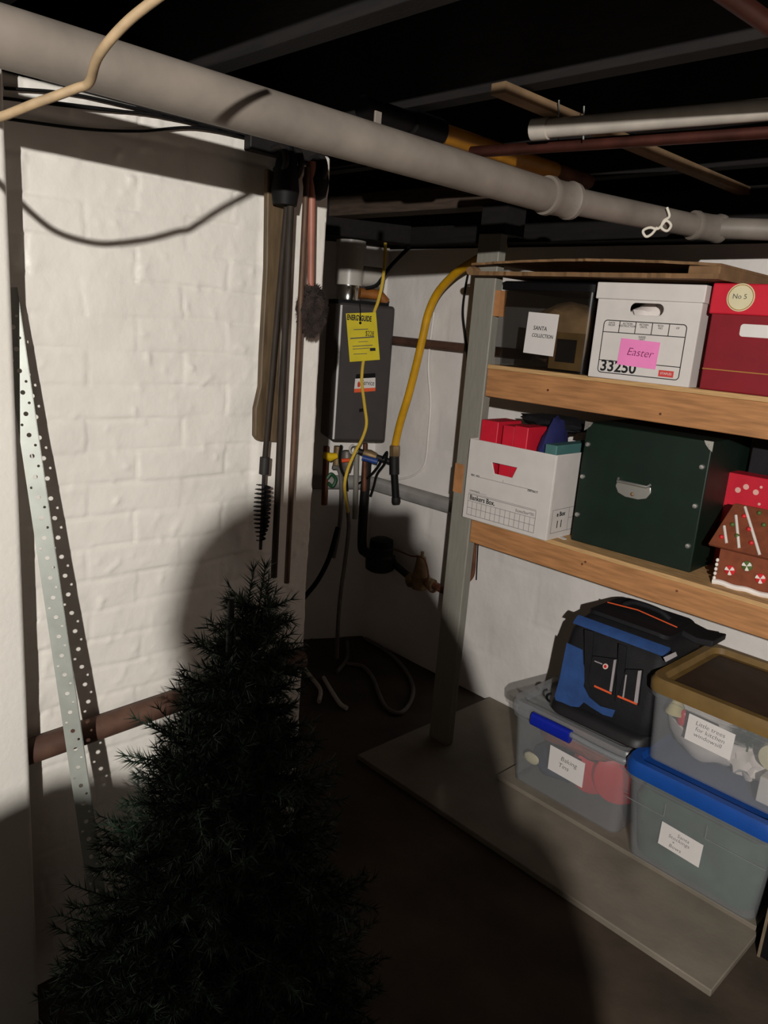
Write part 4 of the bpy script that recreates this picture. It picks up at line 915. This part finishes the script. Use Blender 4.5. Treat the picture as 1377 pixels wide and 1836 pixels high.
# blue and black bag on the clear bin
def bag():
    W, D, H = .335, .27, .335
    t = thing('duffel_bag', 'black and blue nylon bag standing on the clear latched bin', 'bag', (-1.222, 2.045, ZB + CH + .032), math.radians(1))
    lean = .10
    def pt(x, y, z): return Vector((x, y + lean * z, z))
    bm = B(); lp = []
    for z, sx, f0, f1 in ((0.0, .018, .02, 0.0), (.02, .006, .0, 0), (.09, 0, -.012, .0), (.20, .0, -.008, 0), (.27, .004, .006, .0), (.30, .018, .03, .01), (.325, .035, .07, .02), (.335, .06, .11, .04)):
        lp.append([pt(x, y, z + .006 * noise.noise(Vector((x * 9, y * 9, z * 9)))) for x, y in rrect(sx, W - sx, f0, D - f1, .035)])
    loft(bm, lp); obj('body', bm, bagblack_m, t, smooth=60)
    def fr(u, v, w):                                  # on the front face
        z = v; y = (-.012 if z > .05 else -.004) - .002 + (max(0, z - .2) * .2)
        return pt(u, y - w, z)
    # the front face: outlines measured on its plane
    fn = Vector((0, -1, lean)).normalized(); MI = t.matrix_basis.inverted(); fn_w = t.matrix_basis.to_3x3() @ fn
    o0 = t.matrix_basis @ pt(0, -.014, 0)
    def px(x, y):
        v = MI @ PL(880 + x / 2.77, 1060 + y / 2.77, o0, fn_w); return (v.x, v.z)
    def patch(nm, pts, m, off, th=.003, label=None, parent=t):
        def g(u, v, w): return pt(u, -.014, v) + fn * (off + w)
        return obj(nm, prism(B(), [px(*p) for p in pts], g, th), m, parent, smooth=0, label=label)
    patch('blue_panel', [(380, 255), (458, 290), (462, 360), (470, 385), (475, 420), (462, 470), (490, 525), (545, 570), (620, 590), (605, 625), (560, 612), (500, 575), (465, 550), (440, 575), (400, 570), (325, 540), (320, 520), (345, 430), (365, 330)], bagblue_m, .001, .003, 'curved blue panel')
    patch('front_pocket', [(515, 320), (640, 335), (612, 512), (500, 470), (492, 430)], bagblack_m, .004, .008)
    patch('front_pocket', [(680, 385), (762, 388), (740, 565), (640, 520)], bagblack_m, .004, .008)
    patch('orange_piping', [(525, 462), (610, 500), (609, 509), (524, 471)], orange_m, .012, .002, 'orange piping')
    patch('orange_piping', [(640, 512), (737, 552), (735, 561), (639, 521)], orange_m, .012, .002, 'orange piping')
    patch('reflective_strip', [(622, 338), (634, 336), (611, 496), (600, 492)], reflect_m, .012, .002, 'silver reflective strip')
    patch('reflective_strip', [(742, 392), (759, 390), (739, 552), (722, 546)], reflect_m, .012, .002, 'silver reflective strip')
    patch('reflective_strip', [(680, 412), (686, 412), (671, 525), (664, 523)], reflect_m, .012, .002, 'silver reflective strip')
    lg = patch('badge', [(580 + 13 * math.cos(k * .4), 370 + 14 * math.sin(k * .4)) for k in range(16)], mat('badge_white', (226, 196, 186), .5, var=0), .012, .002, 'small round badge')
    patch('badge_center', [(580 + 7 * math.cos(k * .4), 370 + 8 * math.sin(k * .4)) for k in range(16)], candyred_m, .014, .001)
    patch('brand_line', [(526, 341), (564, 356), (563, 361), (525, 346)], reflect_m, .012, .001)
    patch('strap', [(470, 190), (515, 200), (495, 480), (470, 460)], bagblack_m, .002, .004)
    patch('strap', [(640, 260), (680, 275), (650, 560), (622, 545)], bagblack_m, .002, .004)
    patch('side_tag', [(868, 325), (928, 298), (936, 318), (880, 348)], reflect_m, .012, .003, 'silver side tag')
    bm = B(); q = []
    for i in range(13):
        x = .012 + (W - .024) * i / 12; q.append([pt(x, .009, .290), pt(x, .016, .299), pt(x, .028, .308), pt(x, .036, .312), pt(x, .045, .300), pt(x, .03, .285)])
    loft(bm, q); obj('blue_stripe', bm, bagblue_m, t, label='blue stripe along the top edge')
    # top flap, red seams and carry handle
    bm = B(); loft(bm, [[pt(x, y, .318 + .02 * math.sin(math.pi * (x - .02) / (W - .04)) + dz) for x, y in rrect(.03, W - .03, .05, D - .01, .03)] for dz in (0, .012)]); obj('top_flap', bm, bagblack_m, t)
    obj('red_seam', tb([pt(.06, .12, .352), pt(.16, .13, .356), pt(.29, .14, .340)], .002, 6), orange_m, t, label='red seam')
    obj('carry_handle', tb([pt(.08, .20, .335), pt(.12, .20, .352), pt(.20, .20, .350), pt(.24, .20, .335)], .010, 10, curve=True), bagblack_m, t)
    obj('end_flap', loft(B(), [[pt(.29 + u, .15, z), pt(.29 + u, .25, z), pt(.29 + u, .25, z + .02), pt(.29 + u, .15, z + .02)] for u, z in ((0, .315), (.06, .305), (.11, .312))]), bagblack_m, t, bevel=.004)
    obj('base', loft(B(), [[pt(x, y, z) for x, y in rrect(-.004, W + .004, -.035 + e, D - e, .05)] for z, e in ((0, .012), (.01, 0), (.03, .004), (.042, .02))]), mat('black_rubber', (30, 29, 31), .5, var=.1), t, label='black rubber base')
    obj('buckle', tb([pt(-.004, -.01, .02), pt(-.012, -.018, .03), pt(-.010, -.022, .045), pt(-.002, -.012, .05)], .004, 8, curve=True), black_m, t)
bag()
# black crate at the right edge
kc = thing('black_crate', 'black crate at the right edge beside the blue lidded bin', 'crate', (-.452, 1.93, 0))
obj('body', bx(0, .35, 0, .42, 0, .30), black_m, kc, bevel=.004)
obj('edge_trim', bx(-.003, .004, -.003, .004, 0, .30), mat('worn_edge', (120, 104, 84), .6), kc, label='worn pale edge')

# ------------------------------------------------------------------ lamp holder over the bulb and the photographer behind the camera
lh_ = thing('lamp_holder', 'white porcelain lamp holder under the joists behind the viewer', 'lamp', (LAMP.x, LAMP.y, 0))
bm = B(); lathe(bm, (0, 0, 1.974), (0, 0, 0), [(0, .055), (.012, .055), (.02, .03), (.04, .024), (.055, .022)], 24); obj('socket', bm, pvc_m, lh_)

def person():
    f = Vector((-.7466, .6652, 0)); r = Vector((.6652, .7466, 0)); up = Vector((0, 0, 1))
    C0 = Vector((.306, -.381, 0))
    t = thing('person', 'person standing behind the camera in dark jumper holding a phone', 'person', C0)
    def W(a, b, z): return r * a + f * b + up * z
    V = {}; E = []; R = []
    def add(k, p, rad, par=None):
        V[k] = len(R); R.append((p, rad))
        if par: E.append((V[par], V[k]))
    add('pelvis', W(0, 0, .93), .15)
    add('waist', W(0.01, 0, 1.08), .14, 'pelvis'); add('chest', W(0.01, .0, 1.24), .155, 'waist'); add('neck0', W(0, .01, 1.38), .10, 'chest')
    add('neck', W(0, .02, 1.45), .068, 'neck0'); add('head0', W(0, .035, 1.525), .078, 'neck'); add('head1', W(0, .03, 1.585), .080, 'head0'); add('head2', W(0, .02, 1.63), .055, 'head1')
    add('nose', W(0, .128, 1.545), .012, 'head0')
    for s, n, sx, sz in ((1, 'r', .185, 1.315), (-1, 'l', -.19, 1.395)):
        add('sh' + n, W(sx, .0, sz), .085, 'chest'); add('el' + n, W(s * .235, .14, 1.10), .046, 'sh' + n)
        add('wr' + n, W(.081 + s * .090, .385, 1.36), .030, 'el' + n); add('pa' + n, W(.081 + s * .066, .425, 1.405), .026, 'wr' + n)
        for k in range(4):
            add('f%d%s' % (k, n), W(.081 + s * (.056 - .002 * k), .440, 1.385 + .021 * k), .0085, 'pa' + n)
            add('g%d%s' % (k, n), W(.081 + s * .043, .462 - .002 * k, 1.388 + .021 * k), .0075, 'f%d%s' % (k, n))
        add('t%s' % n, W(.081 + s * .052, .415, 1.435), .0105, 'pa' + n); add('u%s' % n, W(.081 + s * .030, .430, 1.455), .009, 't%s' % n)
        add('hi' + n, W(s * .09, 0, .86), .105, 'pelvis'); add('kn' + n, W(s * .105, .02, .48), .068, 'hi' + n); add('an' + n, W(s * .115, -.01, .09), .042, 'kn' + n); add('to' + n, W(s * .14, .15, .04), .036, 'an' + n)
    me = bpy.data.meshes.new('body'); me.from_pydata([p for p, _ in R], E, [])
    o = bpy.data.objects.new('body', me); COL.objects.link(o); o.parent = t
    sk = o.modifiers.new('skin', 'SKIN'); sv = me.skin_vertices[0].data
    for i, (_, rad) in enumerate(R): sv[i].radius = (rad, rad)
    sv[0].use_root = True
    o.modifiers.new('sub', 'SUBSURF').levels = 2; o.modifiers['sub'].render_levels = 2
    me.materials.append(jumper_m)
    bm = B(); blob(bm, W(0.006, -.01, 1.565), (.100, .100, .106), .05, 4, 2); blob(bm, W(0.020, -.03, 1.49), (.112, .11, .10), .05, 4, 3); obj('hair', bm, hair_m, t)
person()
ph = thing('phone', 'dark phone held up by the person behind the camera', 'phone', (0, 0, 0))
ph.matrix_world = M @ Matrix.Translation((0, 0, .014))
obj('case', loft(B(), [[(x, y, z) for x, y in rrect(-.036, .036, -.125, .022, .009)] for z in (0, .008)]), black_m, ph)
